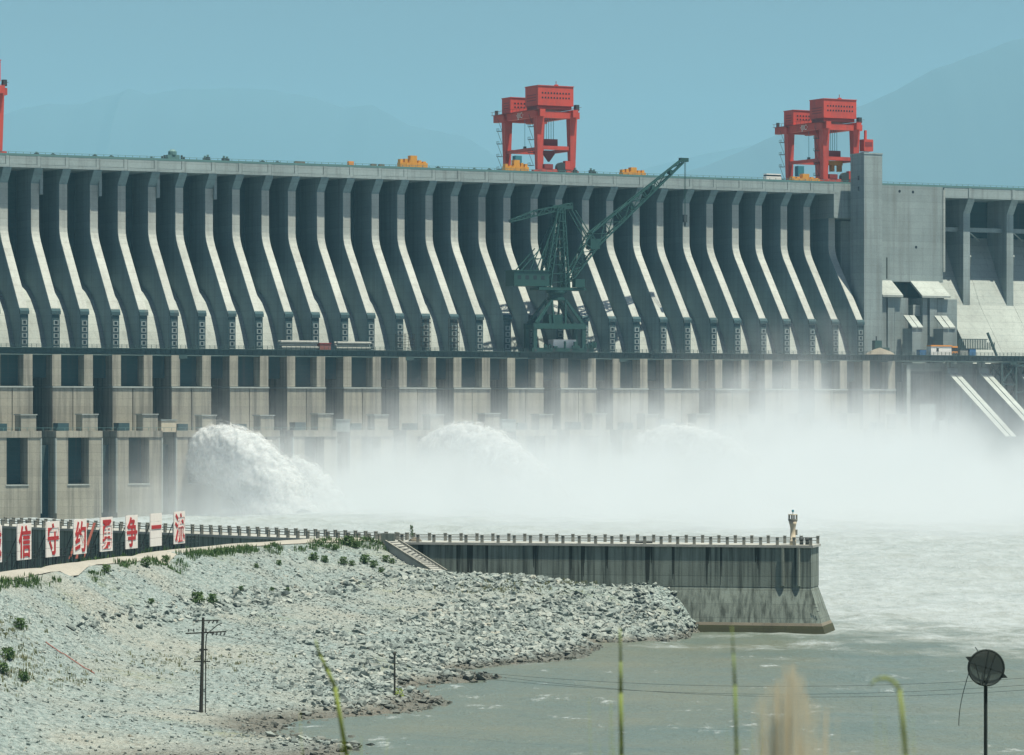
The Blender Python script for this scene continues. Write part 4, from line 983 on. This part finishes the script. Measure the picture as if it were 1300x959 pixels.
# ================================================================== THINGS ON THE CREST AND BRIDGE
def lift_beam(label, px0, px1, py0, n=1.5):
    s0, s1 = S(px0, n), S(px1, n); h = 116.02
    o = empty('lifting_beam', D(s0, n, h), ALPHA); tag(o, label, 'lifting beam', 'yellow lifting beams on the crest'); L = s1-s0
    H = Zd(py0, px0, n)-116.02
    MB().box(0, L, 0, 2.4, 0, H*0.55).build('beam', 'yellow_paint', o)
    r_ = random.Random(int(px0))
    for k in range(6): MB().box(k*L/6+0.15, k*L/6+L/6*0.7, 0.2, 2.2, H*0.55, H*(0.65+0.3*r_.random())).build('sheave_housing', 'yellow_paint', o)
    MB().box(L*0.38, L*0.62, 0.1, 2.3, H*0.55, H*1.12).build('lifting_eye', 'yellow_paint', o)
    for k in range(5): MB().box(k*L/5+0.3, k*L/5+0.8, -0.12, 0.0, 0.1, H*0.5).build('stiffener', 'yellow_paint', o)
lift_beam('tall yellow lifting beam standing alone on the crest', 508, 543, 199.0)
lift_beam('yellow lifting beam standing under the crane with the hook block', 641.5, 671.5, 204.5)
lift_beam('low yellow lifting beam on the crest past the tip of the green jib', 790, 820, 213.5)
lift_beam('yellow lifting beam under the crane beside the tower', 1006, 1041, 221.5)
bs = empty('bus', D(S(973, 1.5), 1.5, 116.02), ALPHA); tag(bs, 'white bus driving along the dam crest', 'bus'); bL = S(992, 1.5)-S(973, 1.5)
MB().box(0, bL, 0, 2.4, 0.5, 2.0).build('body', 'white_paint', bs); MB().box(0.1, bL-0.1, 0.05, 2.35, 2.6, 3.0).build('roof', 'white_paint', bs)
for k in range(5): MB().box(0.2+k*bL/5, (k+1)*bL/5-0.15, 0.03, 2.37, 2.01, 2.59).build('window', 'glass_dark', bs)
for x in (1.2, bL-1.2):
    for y in (0.2, 2.2): MB().tube((x, y-0.15, 0.5), (x, y+0.15, 0.5), 0.5).build('wheel', 'dark_metal', bs)
tk = empty('winch_truck', D(S(206, 1.5), 1.5, 116.02), ALPHA); tag(tk, 'teal grey winch unit with flanking posts on the dam crest', 'winch'); 
MB().box(2.0, 6.4, 0, 2.4, 0.2, 2.2).build('body', 'teal_rail', tk); MB().lathe([(1.5, 0), (1.5, 1.2), (0.7, 1.9)], 10, (4.2, 1.2, 2.2)).build('drum', 'teal_rail', tk)
for x in (0, 0.9, 7.2, 8.0): MB().box(x, x+0.5, 0.5, 1.2, 0, 1.7+0.4*(x % 2)).build('post', 'dark_metal', tk)
for k, (px_, h_) in enumerate(((47, 1.6), (68, 1.4), (121, 1.5), (142, 1.4), (193, 1.3), (261, 2.2), (264.5, 2.6), (285, 2.4), (289, 2.2), (334, 1.5), (353, 1.4), (557, 1.5), (603, 1.3), (622, 1.4), (731, 2.6), (751, 2.6), (755, 2.2))):
    o = empty('valve_box', D(S(px_, 2.5), 2.5, 116.02), ALPHA); tag(o, 'small dark equipment box on the dam crest road', 'box', 'small equipment boxes along the crest')
    MB().box(-0.7, 0.7, 0, 1.0, 0, h_*0.7).build('cabinet', 'dark_metal', o); MB().box(-0.3, 0.3, 0.2, 0.8, h_*0.7, h_).build('hood', 'teal_rail', o)
for k, px_ in enumerate((446, 475, 485, 378, 384)):
    o = empty('stacked_crate', D(S(px_, 2.2), 2.2, 116.02), ALPHA); tag(o, 'small brown crate on the crest near the yellow lifting beam', 'crate', 'crates on the crest')
    MB().box(-1, 1, 0, 1.2, 0.15, 1.5+0.6*(k == 0)).build('crate', 'orange_paint' if k == 0 else 'silt', o); MB().box(-0.9, 0.9, 0.1, 1.1, 0, 0.14).build('pallet', 'pole_wood', o)
# on the bridge
ZBR = 51.95
def pipe_stack(label, px0, px1, py0):
    n = 27.0; s0, s1 = S(px0, n), S(px1, n); o = empty('pipe_bundle', D(s0, n, ZBR), ALPHA); tag(o, label, 'pipe bundle', 'grey pipe bundles on the bridge'); L = s1-s0; r_ = random.Random(int(px0))
    H = Zd(py0, px0, n)-ZBR; rr = H/6
    for row in range(3):
        for q in range(3-row % 2):
            e = r_.uniform(-0.8, 0.8); MB().tube((max(0, e), q*rr*2+row % 2*rr, rr*(1+1.95*row)), (L+e, q*rr*2+row % 2*rr, rr*(1+1.95*row)), rr*0.98, None, 10).build('pipe', 'grey_bundle', o)
pipe_stack('grey bundle of large pipes on the side of the brown shed away from the scaffolds', 356, 403, 432.0)
pipe_stack('grey bundle of large pipes between the brown shed and the scaffolds', 427, 470, 433.5)
o = empty('brown_shed', D(S(406, 27), 27, ZBR), ALPHA); tag(o, 'small brown red shed between two pipe bundles on the bridge', 'shed'); L = S(420, 27)-S(406, 27)
MB().box(0, L, 0, 2.5, 0, 2.0).build('wall', 'brick_red', o); MB().box(-0.2, L+0.2, -0.2, 2.7, 2.01, 2.3).build('roof', 'red_dark', o)
def scaffold(label, px0, px1, py0, n=21.9):
    s0, s1 = S(px0, n), S(px1, n); L = s1-s0; H = Zd(py0, px0, n)-ZBR; o = empty('scaffold', D(s0, n+0.6, ZBR), ALPHA); tag(o, label, 'scaffold', 'scaffolds at the pier feet')
    nx = max(2, int(L/1.5)); nz = max(3, int(H/1.6))
    for k in range(nx+1):
        for y in (0, 1.0): MB().box(k*L/nx-0.06, k*L/nx+0.06, y-0.06, y+0.06, 0, H).build('standard', 'pole_wood', o)
    for q in range(nz+1):
        MB().box(0, L, -0.06, 0.06, q*H/nz-0.05, q*H/nz+0.05).build('ledger', 'pole_wood', o); 
        if q < nz: MB().bar((0 if q % 2 else L, -0.07, q*H/nz), (L if q % 2 else 0, -0.07, (q+1)*H/nz), 0.1).build('diagonal', 'pole_wood', o)
    for q in range(1, nz, 2): MB().box(0, L, 0, 1, q*H/nz+0.06, q*H/nz+0.14).build('platform', 'pole_wood', o)
scaffold('brown scaffold filling the gap beside a pier foot', 503, 525, 424)
scaffold('tall narrow brown scaffold covering a pier foot', 534, 546, 404)
scaffold('narrow brown scaffold on the pier foot next to the tall scaffold', 570, 582, 404)
# site office, heap, containers near the right end
n = 27.0
o = empty('site_office', D(S(1182, n), n, ZBR), ALPHA); tag(o, 'grey site cabin with an orange roof edge on the bridge', 'cabin'); L = S(1208, n)-S(1182, n)
MB().box(0, L, 0, 2.6, 0, 3.2).build('wall', 'white_paint', o); MB().box(-0.15, L+0.1, -0.2, 2.8, 3.21, 3.7).build('roof_edge', 'orange_paint', o); MB().box(2.4, 3.4, -0.05, 0.01, 1.3, 2.6).build('window', 'glass_dark', o)
o = empty('truck_cab', D(S(1209, n), n, ZBR), ALPHA); tag(o, 'orange vehicle cab parked against the site cabin', 'vehicle'); L = S(1216, n)-S(1209, n)
MB().box(0, L, 0, 2.4, 0.6, 1.4).build('lower_body', 'orange_paint', o); MB().box(0.1, L-0.1, 0.05, 2.35, 1.41, 2.8).build('windows', 'glass_dark', o); MB().box(0, L, 0, 2.4, 2.81, 3.4).build('roof', 'orange_paint', o)
for x in (0.7, L-0.7): MB().tube((x, -0.05, 0.5), (x, 0.4, 0.5), 0.5).build('wheel', 'dark_metal', o)
for px_, px2, h_, mt, lb in ((1231, 1239, 2.3, 'blue_paint', 'blue container on the bridge in front of the apron'), (1219, 1229, 1.9, 'grey_bundle', 'grey open container beside the blue container'), (1168, 1176, 1.8, 'blue_paint', 'low blue container in front of the gate opening')):
    o = empty('container', D(S(px_, n), n, ZBR), ALPHA); tag(o, lb, 'container'); L = S(px2, n)-S(px_, n); MB().box(0, L, 0, 2.3, 0, h_).build('body', mt, o); MB().box(-0.08, L+0.08, -0.08, 2.38, h_+0.01, h_+0.15).build('rim', 'dark_metal', o)
    for k in range(5): MB().box(0.2+k*L/5, 0.35+k*L/5, -0.06, -0.005, 0.1, h_-0.1).build('rib', mt, o)
hp = np.random.default_rng(2); bmv, bmf = [], []
hxx, hyy = np.meshgrid(np.linspace(-1, 1, 24), np.linspace(-1, 1, 12)); rr = np.hypot(hxx, hyy); hz_ = np.clip(1-rr, 0, 1)**0.7*2.6+0.5*fbm(hxx*3+4, hyy*3, 3)*np.clip(1-rr, 0, 1)
tag(link('rubble_heap', grid_mesh('rubble_heap', hxx*5.5, hyy*3, hz_, 'silt'), None, D(S(1117, 27.5), 27.5, ZBR)), 'brown rubble heap at the foot of the tower', 'heap')
o = empty('compressor', D(S(1111, 26), 26, ZBR+1.0), ALPHA); tag(o, 'dark green compressor unit sitting on the rubble heap', 'machine')
MB().box(0, 3.0, 0, 2, 0, 4.2).build('housing', 'green_steel', o); MB().tube((1.2, 1, 4.2), (1.2, 1, 5.8), 0.25).build('exhaust', 'dark_metal', o); MB().box(3.05, 6.5, 0.2, 1.8, 0, 1.6).build('motor', 'green_steel', o)
fnc = empty('formwork_screen', D(S(1217, 24), 24, ZBR), ALPHA); tag(fnc, 'dark slatted screen standing on the pale apron', 'screen'); L = S(1264, 24)-S(1217, 24)
for k in range(22): MB().box(k*L/22, k*L/22+0.35, 0, 0.2, 2.2 if k else 0, 6.2 if k < 17 else 5.0).build('slat', 'bridge_steel', fnc)
for h_ in (2.4, 6.0): MB().box(0, L*0.8, 0.2, 0.35, h_, h_+0.25).build('rail', 'bridge_steel', fnc)
MB().bar((L*0.8, 0.5, 8.6), (L*1.05, 0.5, 0), 0.7).build('brace', 'bridge_steel', fnc)
# steel trestle tower below the bridge
tt = empty('trestle_tower', D(S(1274, 24), 24, 18), ALPHA); tag(tt, 'green steel trestle tower with crossed bracing under the bridge end', 'trestle')
MB().truss((0, 0, 0), (0, 0, 31.0), 6.5, 6.5, 6.5, 6.5, 4, 0.9, 0.5).build('bracing', 'bridge_steel', tt)
MB().truss((12, 0, 0), (12, 0, 31.0), 6.5, 6.5, 6.5, 6.5, 4, 0.9, 0.5).build('bracing', 'bridge_steel', tt)
for z in (10, 20, 30): MB().box(3, 9, -3.6, -3.0, z, z+0.6).build('strut', 'bridge_steel', tt)

# ================================================================== FOREGROUND
q = hit(255, 905, 330)
up = empty('utility_pole', q); tag(up, 'dark utility pole with crossarms standing on the gravel bank', 'utility pole')
k_ = q.y/F; top = W(258, 784, q.y).z-q.z
lean = W(258, 784, q.y).x-q.x
MB().tube((0, 0, -0.6), (lean, 0, top), 0.20, 0.13, 10).build('pole', 'pole_wood', up)
def atz(py): return W(258, py, q.y).z-q.z
lx = lambda py: lean*(atz(py)/top)
MB().bar((lx(788)-0.9, 0, atz(788.5)), (lx(788)+1.6, 0, atz(787.5)), 0.10).build('crossarm', 'pole_wood', up)
MB().bar((lx(802)-1.7, 0, atz(804.5)), (lx(802)+2.3, 0, atz(802)), 0.13).build('crossarm', 'pole_wood', up)
MB().bar((lx(840)-0.8, 0, atz(840)), (lx(840)+0.8, 0, atz(840)), 0.12).build('crossarm', 'pole_wood', up)
MB().box(lx(825)-0.3, lx(825)+0.5, -0.1, 0.1, atz(826), atz(824)).build('clamp', 'pole_wood', up)
ins = MB().lathe([(0.05, 0), (0.10, 0.05), (0.05, 0.1), (0.10, 0.15), (0.05, 0.2), (0.09, 0.26), (0.03, 0.3)], 8).mesh('insulator', 'dark_metal')
for k in range(4): link('insulator', ins, up, (lx(802)+0.9+k*0.38, 0, atz(803)-0.30), (0, R(25), 0))
for k in range(3): link('insulator', ins, up, (lx(788)+0.5+k*0.4, 0, atz(788)-0.28), (0, R(25), 0))
for x in (-1.4, -0.9, 0.3): link('insulator', ins, up, (lx(802)+x, 0, atz(803)+0.05))
cb = MB(); pp = [(0.45, 0, -0.4), (0.47, 0, atz(820)), (0.55, 0, atz(806)), (0.95, 0, atz(801)), (1.6, 0, atz(794)), (2.1, 0, atz(791))]
for a, b in zip(pp[:-1], pp[1:]): cb.tube(a, b, 0.055, None, 6)
cb.build('riser_cable', 'pole_wood', up)
# sagging wires to the next pole beyond the right edge
for k, (py0, dz) in enumerate(((803, 0.0), (804, -0.5), (788, -0.9))):
    A = W(262+k*4, py0, q.y); B = W(1480, 846+k*7, 300); sg = 3.2+0.4*k; w_ = MB(); prev = None
    for j in range(41):
        t = j/40; p = A.lerp(B, t)-Vector((0, 0, sg*4*t*(1-t)))
        if prev is not None: w_.tube(prev, p, 0.015, None, 5, False)
        prev = p
    tag(w_.build('overhead_wire', 'dark_metal'), 'thin overhead wire sagging across the river from the utility pole', 'wire', 'overhead wires from the utility pole')
q = hit(501, 884, 330); zt = W(501, 832, q.y).z-q.z
o = empty('marker_stake', q); tag(o, 'thin dark marker stake at the water edge of the riprap', 'stake')
MB().tube((0, 0, -0.3), (0, 0, zt), 0.11, 0.09, 8).build('stake', 'pole_wood', o); MB().lathe([(0.16, zt), (0.18, zt+0.2), (0.08, zt+0.35)], 8).build('cap', 'pole_wood', o)
co, fa = leafy(random.Random(15), 60, 0.6, 0.9, 0.14); tag(link('shrub', soup('shrub', co, fa, 'leaf_yellow'), None, q+Vector((0.5, -0.4, -0.1))), 'yellow green weed at the foot of the marker stake', 'shrub')
# mesh dish on a mast
dd = 90.0; dc = W(1252, 848, dd); gz = 28.1-0.105*dd
ds = empty('dish_antenna', (dc.x, dc.y, gz)); tag(ds, 'dark round mesh dish antenna on a slender mast', 'dish antenna')
rd = 22.5/F*dd; hh = dc.z-gz
def dpt(r, a, y=0.0): return Vector((r*math.cos(a), y, hh+r*math.sin(a)))
v, f = [], []; NR, NA = 6, 36
for i in range(NR+1):
    for j in range(NA): r = rd*i/NR; p = dpt(r, j*2*math.pi/NA, 0.22*rd*(1-(r/rd)**2)); v.append(tuple(p))
for i in range(NR):
    for j in range(NA): f.append((i*NA+j, i*NA+(j+1) % NA, (i+1)*NA+(j+1) % NA, (i+1)*NA+j))
mm = bpy.data.materials.new('dish_mesh'); nt, b, out = nodes_of(mm); b.inputs['Base Color'].default_value = (0.01, 0.03, 0.03, 1); b.inputs['Roughness'].default_value = 0.7
trn = nt.nodes.new('ShaderNodeBsdfTransparent'); mx = nt.nodes.new('ShaderNodeMixShader'); mx.inputs[0].default_value = 0.12
nt.links.new(b.outputs[0], mx.inputs[1]); nt.links.new(trn.outputs[0], mx.inputs[2]); nt.links.new(mx.outputs[0], out.inputs[0]); MATS['dish_mesh'] = mm
MB().add(v, f).build('dish', 'dish_mesh', ds, True)
rim = MB()
for j in range(NA): rim.tube(dpt(rd, j*2*math.pi/NA), dpt(rd, (j+1)*2*math.pi/NA), 0.026, None, 6, False)
rim.build('rim', 'mesh_dark', ds)
def strut(a0_, a1_, r0=1.0, r1=1.0, w_=0.022): MB().bar(dpt(rd*r0, R(a0_), -0.03), dpt(rd*r1, R(a1_), -0.03), w_).build('rib', 'mesh_dark', ds)
strut(163, -17, 1, 1, 0.03); strut(82, 258, 1, 1, 0.03); strut(57, 265, 1, 1, 0.03); strut(155, 250, 0.7, 0.95, 0.022)
for a in (151, -26):
    p = dpt(rd*0.98, R(a+11), -0.02); p2 = dpt(rd*0.98, R(a-11), -0.02); p3 = dpt(rd*1.33, R(a+1), -0.02)
    y2 = Vector((0, 0.03, 0)); MB().add([p, p2, p3, p+y2, p2+y2, p3+y2], [(0, 1, 2), (5, 4, 3), (0, 3, 4, 1), (1, 4, 5, 2), (2, 5, 3, 0)]).build('ear_plate', 'mesh_dark', ds)
MB().bar(dpt(rd*0.98, R(116)), dpt(rd*1.32, R(118)), 0.02).build('feed_rod', 'mesh_dark', ds)
MB().tube((0, 0.1, 0), (0, 0.1, hh-rd*0.6), 0.045, None, 8).build('mast', 'mesh_dark', ds)
cb = MB(); pv = None
for k in range(9):
    t = k/8; p = Vector((-rd*0.95-0.25*math.sin(t*1.6)*1.0, 0.05, hh-rd*0.25-t*1.3))
    if pv is not None: cb.tube(pv, p, 0.010, None, 5, False)
    pv = p
cb.build('cable', 'mesh_dark', ds)
# near plants, out of focus
def stalk(label, pts, d, w_, mat, name='grass_stalk', group=None):
    P = [W(x, y, d) for x, y in pts]; g = P[-1].copy(); g.z = 28.0-0.105*d-0.1
    P.append(g); base = g; m = MB()
    for k, (a, b) in enumerate(zip(P[:-1], P[1:])): m.tube(a-base, b-base, w_*(0.35+0.65*min(1, k/2)), w_*(0.35+0.65*min(1, (k+1)/2)), 6)
    rs = random.Random(int(pts[0][0]))
    for k in range(7):
        tip = W(pts[-1][0]+rs.gauss(0, 26), rs.uniform(885, 950), d+rs.uniform(-0.2, 0.2)); mid = base.lerp(tip, 0.6)+Vector((rs.gauss(0, 0.02), 0, 0.05))
        m.tube(base-base, mid-base, w_*0.5, w_*0.4, 5); m.tube(mid-base, tip-base, w_*0.4, w_*0.08, 5)
    tag(m.build(name, mat, None, True, base), label, 'grass stalk', group)
stalk('straight upright green grass stalk with a pointed tip', [(787, 798), (788, 840), (788, 880), (789, 959)], 13, 0.007, 'leaf_yellow')
stalk('thin pale yellow green grass stalk leaning slightly', [(929, 795), (931, 830), (933, 870), (935, 959)], 11, 0.0045, 'leaf_yellow')
stalk('curved green grass blade leaning over the riprap', [(400, 812), (406, 832), (415, 850), (425, 872), (440, 959)], 14, 0.008, 'leaf_yellow')
stalk('arched yellow green grass blade with a drooping tip', [(1104, 871), (1112, 863), (1124, 861), (1134, 865), (1142, 875), (1150, 959)], 9, 0.005, 'leaf_yellow')
d = 7.5; g = 28.1-0.105*d-0.2; rt = random.Random(6); v, f = [], []
for k in range(90):
    py = 842+abs(rt.gauss(0, 1))*40; px_ = 1003+rt.uniform(-1, 1)*(2+(py-838)*0.85); tip = W(px_, py, d+rt.uniform(-0.06, 0.06)); bx = W(1003+rt.gauss(0, 26), 959, d); w_ = rt.uniform(0.0015, 0.004)
    m_ = tip.lerp(Vector((bx.x, d, g)), 0.5)+Vector((rt.gauss(0, 0.01), 0, 0)); q0 = len(v)
    for p, ww in ((Vector((bx.x, d, g)), w_), (m_, w_), (tip, 0.001)): v += [p-Vector((ww, 0, 0)), p+Vector((ww, 0.002, 0))]
    f += [(q0, q0+1, q0+3, q0+2), (q0+2, q0+3, q0+5, q0+4)]
o_b = Vector((W(1003, 900, d).x, d, g)); m = MB(); m.add([p-o_b for p in v], f)
tag(m.build('dry_grass_tuft', 'leaf_buff', None, False, o_b), 'blurred pointed tuft of dry buff grass', 'grass tuft')

# ================================================================== WATER JETS, MIST, HAZE
def rough_n(c): return vnoise(c[:, 0]+c[:, 2]*0.7, c[:, 1]+c[:, 2]*1.3)
for q_ in range(5):
    m_ = MATS['spray'].copy(); m_.name = 'spray_shell_%d' % q_; nt = m_.node_tree; out = [n for n in nt.nodes if n.type == 'OUTPUT_MATERIAL'][0]; sh = out.inputs[0].links[0].from_socket
    g_ = nt.nodes.new('ShaderNodeNewGeometry'); nn = noise_node(nt, g_.outputs['Position'], 0.22+0.06*q_, 5, 0.62); al = ramp(nt, nn, [(0.40+0.045*q_, 0.0), (0.62+0.05*q_, 0.75-0.09*q_)])
    tr = nt.nodes.new('ShaderNodeBsdfTransparent'); mx = nt.nodes.new('ShaderNodeMixShader'); nt.links.new(al, mx.inputs[0]); nt.links.new(tr.outputs[0], mx.inputs[1]); nt.links.new(sh, mx.inputs[2]); nt.links.new(mx.outputs[0], out.inputs[0]); MATS[m_.name] = m_
def jet(label, px_, seed, top=1.0, length=1.0, n0=30.0, z0=13.6, r0=6.2):
    s_ = S(px_, N2); NT, NS = 190, 120
    v = np.zeros((NT, NS, 3))
    path = [(0.0, z0), (20, z0+3.2*top), (40, z0+3.0*top), (62, z0-1.5), (85, z0-11), (108, z0-26)]
    T = np.array([p[0] for p in path])*length; Zp = np.array([p[1] for p in path])
    coef = np.polyfit(T, Zp, 4)
    out = []
    for i in range(NT):
        t = i/(NT-1)*T[-1]; z = np.polyval(coef, t); r = r0*(0.92+0.0085*t/length) + (0.2*r0 if t > 8 else 0.2*r0*t/8)
        for j in range(NS):
            a = 2*math.pi*j/NS; ca, sa_ = math.cos(a), math.sin(a)
            # squarish mouth growing into a billow
            q = max(0.0, 1-t/14); k = (1/max(abs(ca), abs(sa_)))*q*0.85+(1-q*0.85)*1.0
            p = Vector((ca*r*0.72*k, -(n0+t), z+sa_*r*k*(1.0 if sa_ > 0 else 1.0+0.010*t)))
            amp = min(1.0, t/16)
            P = Vector((p.x*0.11+seed, p.y*0.085, p.z*0.11))
            b = (0.5-abs(mnoise.noise(P)))*2.6+(0.5-abs(mnoise.noise(P*2.3)))*1.5+(0.5-abs(mnoise.noise(P*5.1)))*0.9+(0.5-abs(mnoise.noise(P*11.0)))*0.3
            p += Vector((ca, 0, sa_))*(b*0.95-1.6)*amp+Vector((0, -1, 0))*amp*mnoise.noise(P*1.7+Vector((9, 3, 1)))*1.8
            out.append((p.x, p.y, max(p.z, -3.0)))
    co = np.array(out); idx = np.arange(NT*NS).reshape(NT, NS); nx_ = np.roll(idx, -1, 1)
    fa = np.stack([idx[:-1], nx_[:-1], nx_[1:], idx[1:]], -1).reshape(-1, 4)
    me = soup('water_jet', co, fa, 'spray', True)
    base = D(s_, 0, 0)
    jo = tag(link('water_jet', me, None, base, (0, 0, ALPHA)), label, 'water jet', 'water jets from the bottom outlets')
    tt_ = np.repeat(np.linspace(0, T[-1], NT), NS); cen = np.stack([0*tt_, -(n0+tt_), np.polyval(coef, tt_)], 1); dr = co-cen; ln_ = np.linalg.norm(dr, axis=1, keepdims=True)
    for q in range(5):
        amp = np.minimum(1, tt_/25)[:, None]
        c2 = co+dr/np.maximum(ln_, 0.1)*(0.35+0.5*q)*amp*(0.6+0.8*rough_n(co*0.25+q*7.0)[:, None]); c2[:, 2] = np.maximum(c2[:, 2], -3)
        o = link('spray_shell', soup('spray_shell', c2, fa, 'spray_shell_%d' % q, True), jo); o['kind'] = 'stuff'
    return s_
sj = jet('white billowing water jet bursting from the outlet beside the boards', 258, 1.0, 1.0, 0.86)
def px_shift(k): u = sj+k*21.0; x = X0+u*CA+N2*SA; y = Y0+u*SA-N2*CA; return 650+F*x/y
jet('small water jet falling just beyond the first big jet', px_shift(1), 5.0, 0.2, 0.75, 33, 8.0, 4.2)
jet('dome shaped water jet half veiled in mist below the green crane', px_shift(4), 9.0, 1.1, 1.0)
jet('faint dome shaped water jet deep in the mist', px_shift(8), 14.0, 1.0, 1.0)

# mist: one closed box of air over the stilling basin
ms0, ms1, mn0, mn1, mz = -10.0, 450.0, 43.2, 500.0, 66.0
mist = MB().box(ms0, ms1, -mn1, -mn0, -5.0, mz).mesh('mist', 'spray')
mm = bpy.data.materials.new('mist'); mm.use_nodes = True; nt = mm.node_tree; nt.nodes.clear(); out = nt.nodes.new('ShaderNodeOutputMaterial')
pv = nt.nodes.new('ShaderNodeVolumePrincipled'); pv.inputs['Color'].default_value = (0.78, 0.85, 0.89, 1); pv.inputs['Anisotropy'].default_value = 0.0
tc = nt.nodes.new('ShaderNodeTexCoord'); P = tc.outputs['Object']; sep = nt.nodes.new('ShaderNodeSeparateXYZ'); nt.links.new(P, sep.inputs[0])
s_n = math_n(nt, 'DIVIDE', math_n(nt, 'SUBTRACT', sep.outputs[0], ms0), ms1-ms0); n_n = math_n(nt, 'DIVIDE', math_n(nt, 'SUBTRACT', math_n(nt, 'MULTIPLY', sep.outputs[1], -1.0), mn0), mn1-mn0)
top = ramp(nt, s_n, [(0.0, 0.18), (0.12, 0.40), (0.20, 0.56), (0.33, 0.62), (0.44, 0.66), (0.56, 0.82), (0.65, 0.74), (0.75, 0.36), (0.88, 0.14)])
nfall = ramp(nt, n_n, [(0.0, 0.75), (0.08, 1.0), (0.22, 0.85), (0.40, 0.58), (0.65, 0.42), (1.0, 0.24)])
n1 = noise_node(nt, P, 0.026, 4, 0.62)
n2 = noise_node(nt, P, 0.085, 2, 0.6)
hgt = math_n(nt, 'MULTIPLY', math_n(nt, 'MULTIPLY', top, nfall), 66.0)
hgt = math_n(nt, 'ADD', hgt, math_n(nt, 'ADD', math_n(nt, 'MULTIPLY_ADD', n1, 52.0, -26.0), math_n(nt, 'MULTIPLY_ADD', n2, 20.0, -10.0)))
dz = math_n(nt, 'SUBTRACT', hgt, sep.outputs[2])
core = math_n(nt, 'MULTIPLY', math_n(nt, 'MULTIPLY_ADD', dz, 1/50.0, 0.36, True), 1.0)
core = math_n(nt, 'POWER', core, 3.2)
edge = math_n(nt, 'MULTIPLY', math_n(nt, 'MULTIPLY', s_n, 9.0, None, True), math_n(nt, 'MULTIPLY_ADD', math_n(nt, 'SUBTRACT', 1.0, s_n), 2.6, -0.18, True))
edge = math_n(nt, 'MULTIPLY', edge, math_n(nt, 'MULTIPLY', math_n(nt, 'SUBTRACT', 1.0, n_n), 4.0, None, True))
edge = math_n(nt, 'MULTIPLY', edge, ramp(nt, math_n(nt, 'MULTIPLY_ADD', n2, 0.5, math_n(nt, 'MULTIPLY', n1, 0.5)), [(0.38, 0.22), (0.60, 1.0)]))
low = math_n(nt, 'EXPONENT', math_n(nt, 'DIVIDE', math_n(nt, 'MAXIMUM', sep.outputs[2], 0.0), math_n(nt, 'MULTIPLY_ADD', n1, -26.0, 5.0)))
low = math_n(nt, 'MULTIPLY', low, math_n(nt, 'MULTIPLY_ADD', n_n, -1.9, 1.75, True))
dens = math_n(nt, 'ADD', math_n(nt, 'MULTIPLY', core, 0.055), math_n(nt, 'MULTIPLY', low, 0.018))
nt.links.new(math_n(nt, 'MULTIPLY', dens, edge), pv.inputs['Density'])
nt.links.new(pv.outputs[0], out.inputs['Volume']); mist.materials.clear(); mist.materials.append(mm)
tag(link('mist', mist, None, (X0, Y0, 0), (0, 0, ALPHA)), 'white spray mist drifting over the foot of the dam', 'mist', None, 'stuff')

hm = bpy.data.materials.new('haze'); hm.use_nodes = True; nt = hm.node_tree; nt.nodes.clear(); out = nt.nodes.new('ShaderNodeOutputMaterial')
pv = nt.nodes.new('ShaderNodeVolumePrincipled'); pv.inputs['Color'].default_value = (0.32, 0.70, 0.95, 1); pv.inputs['Density'].default_value = 0.00005
nt.links.new(pv.outputs[0], out.inputs['Volume']); MATS['haze'] = hm
tag(MB().box(-8300, 8300, -300, 29500, -130, 2500).build('haze', 'haze'), 'pale blue haze filling the valley air', 'haze', None, 'stuff')
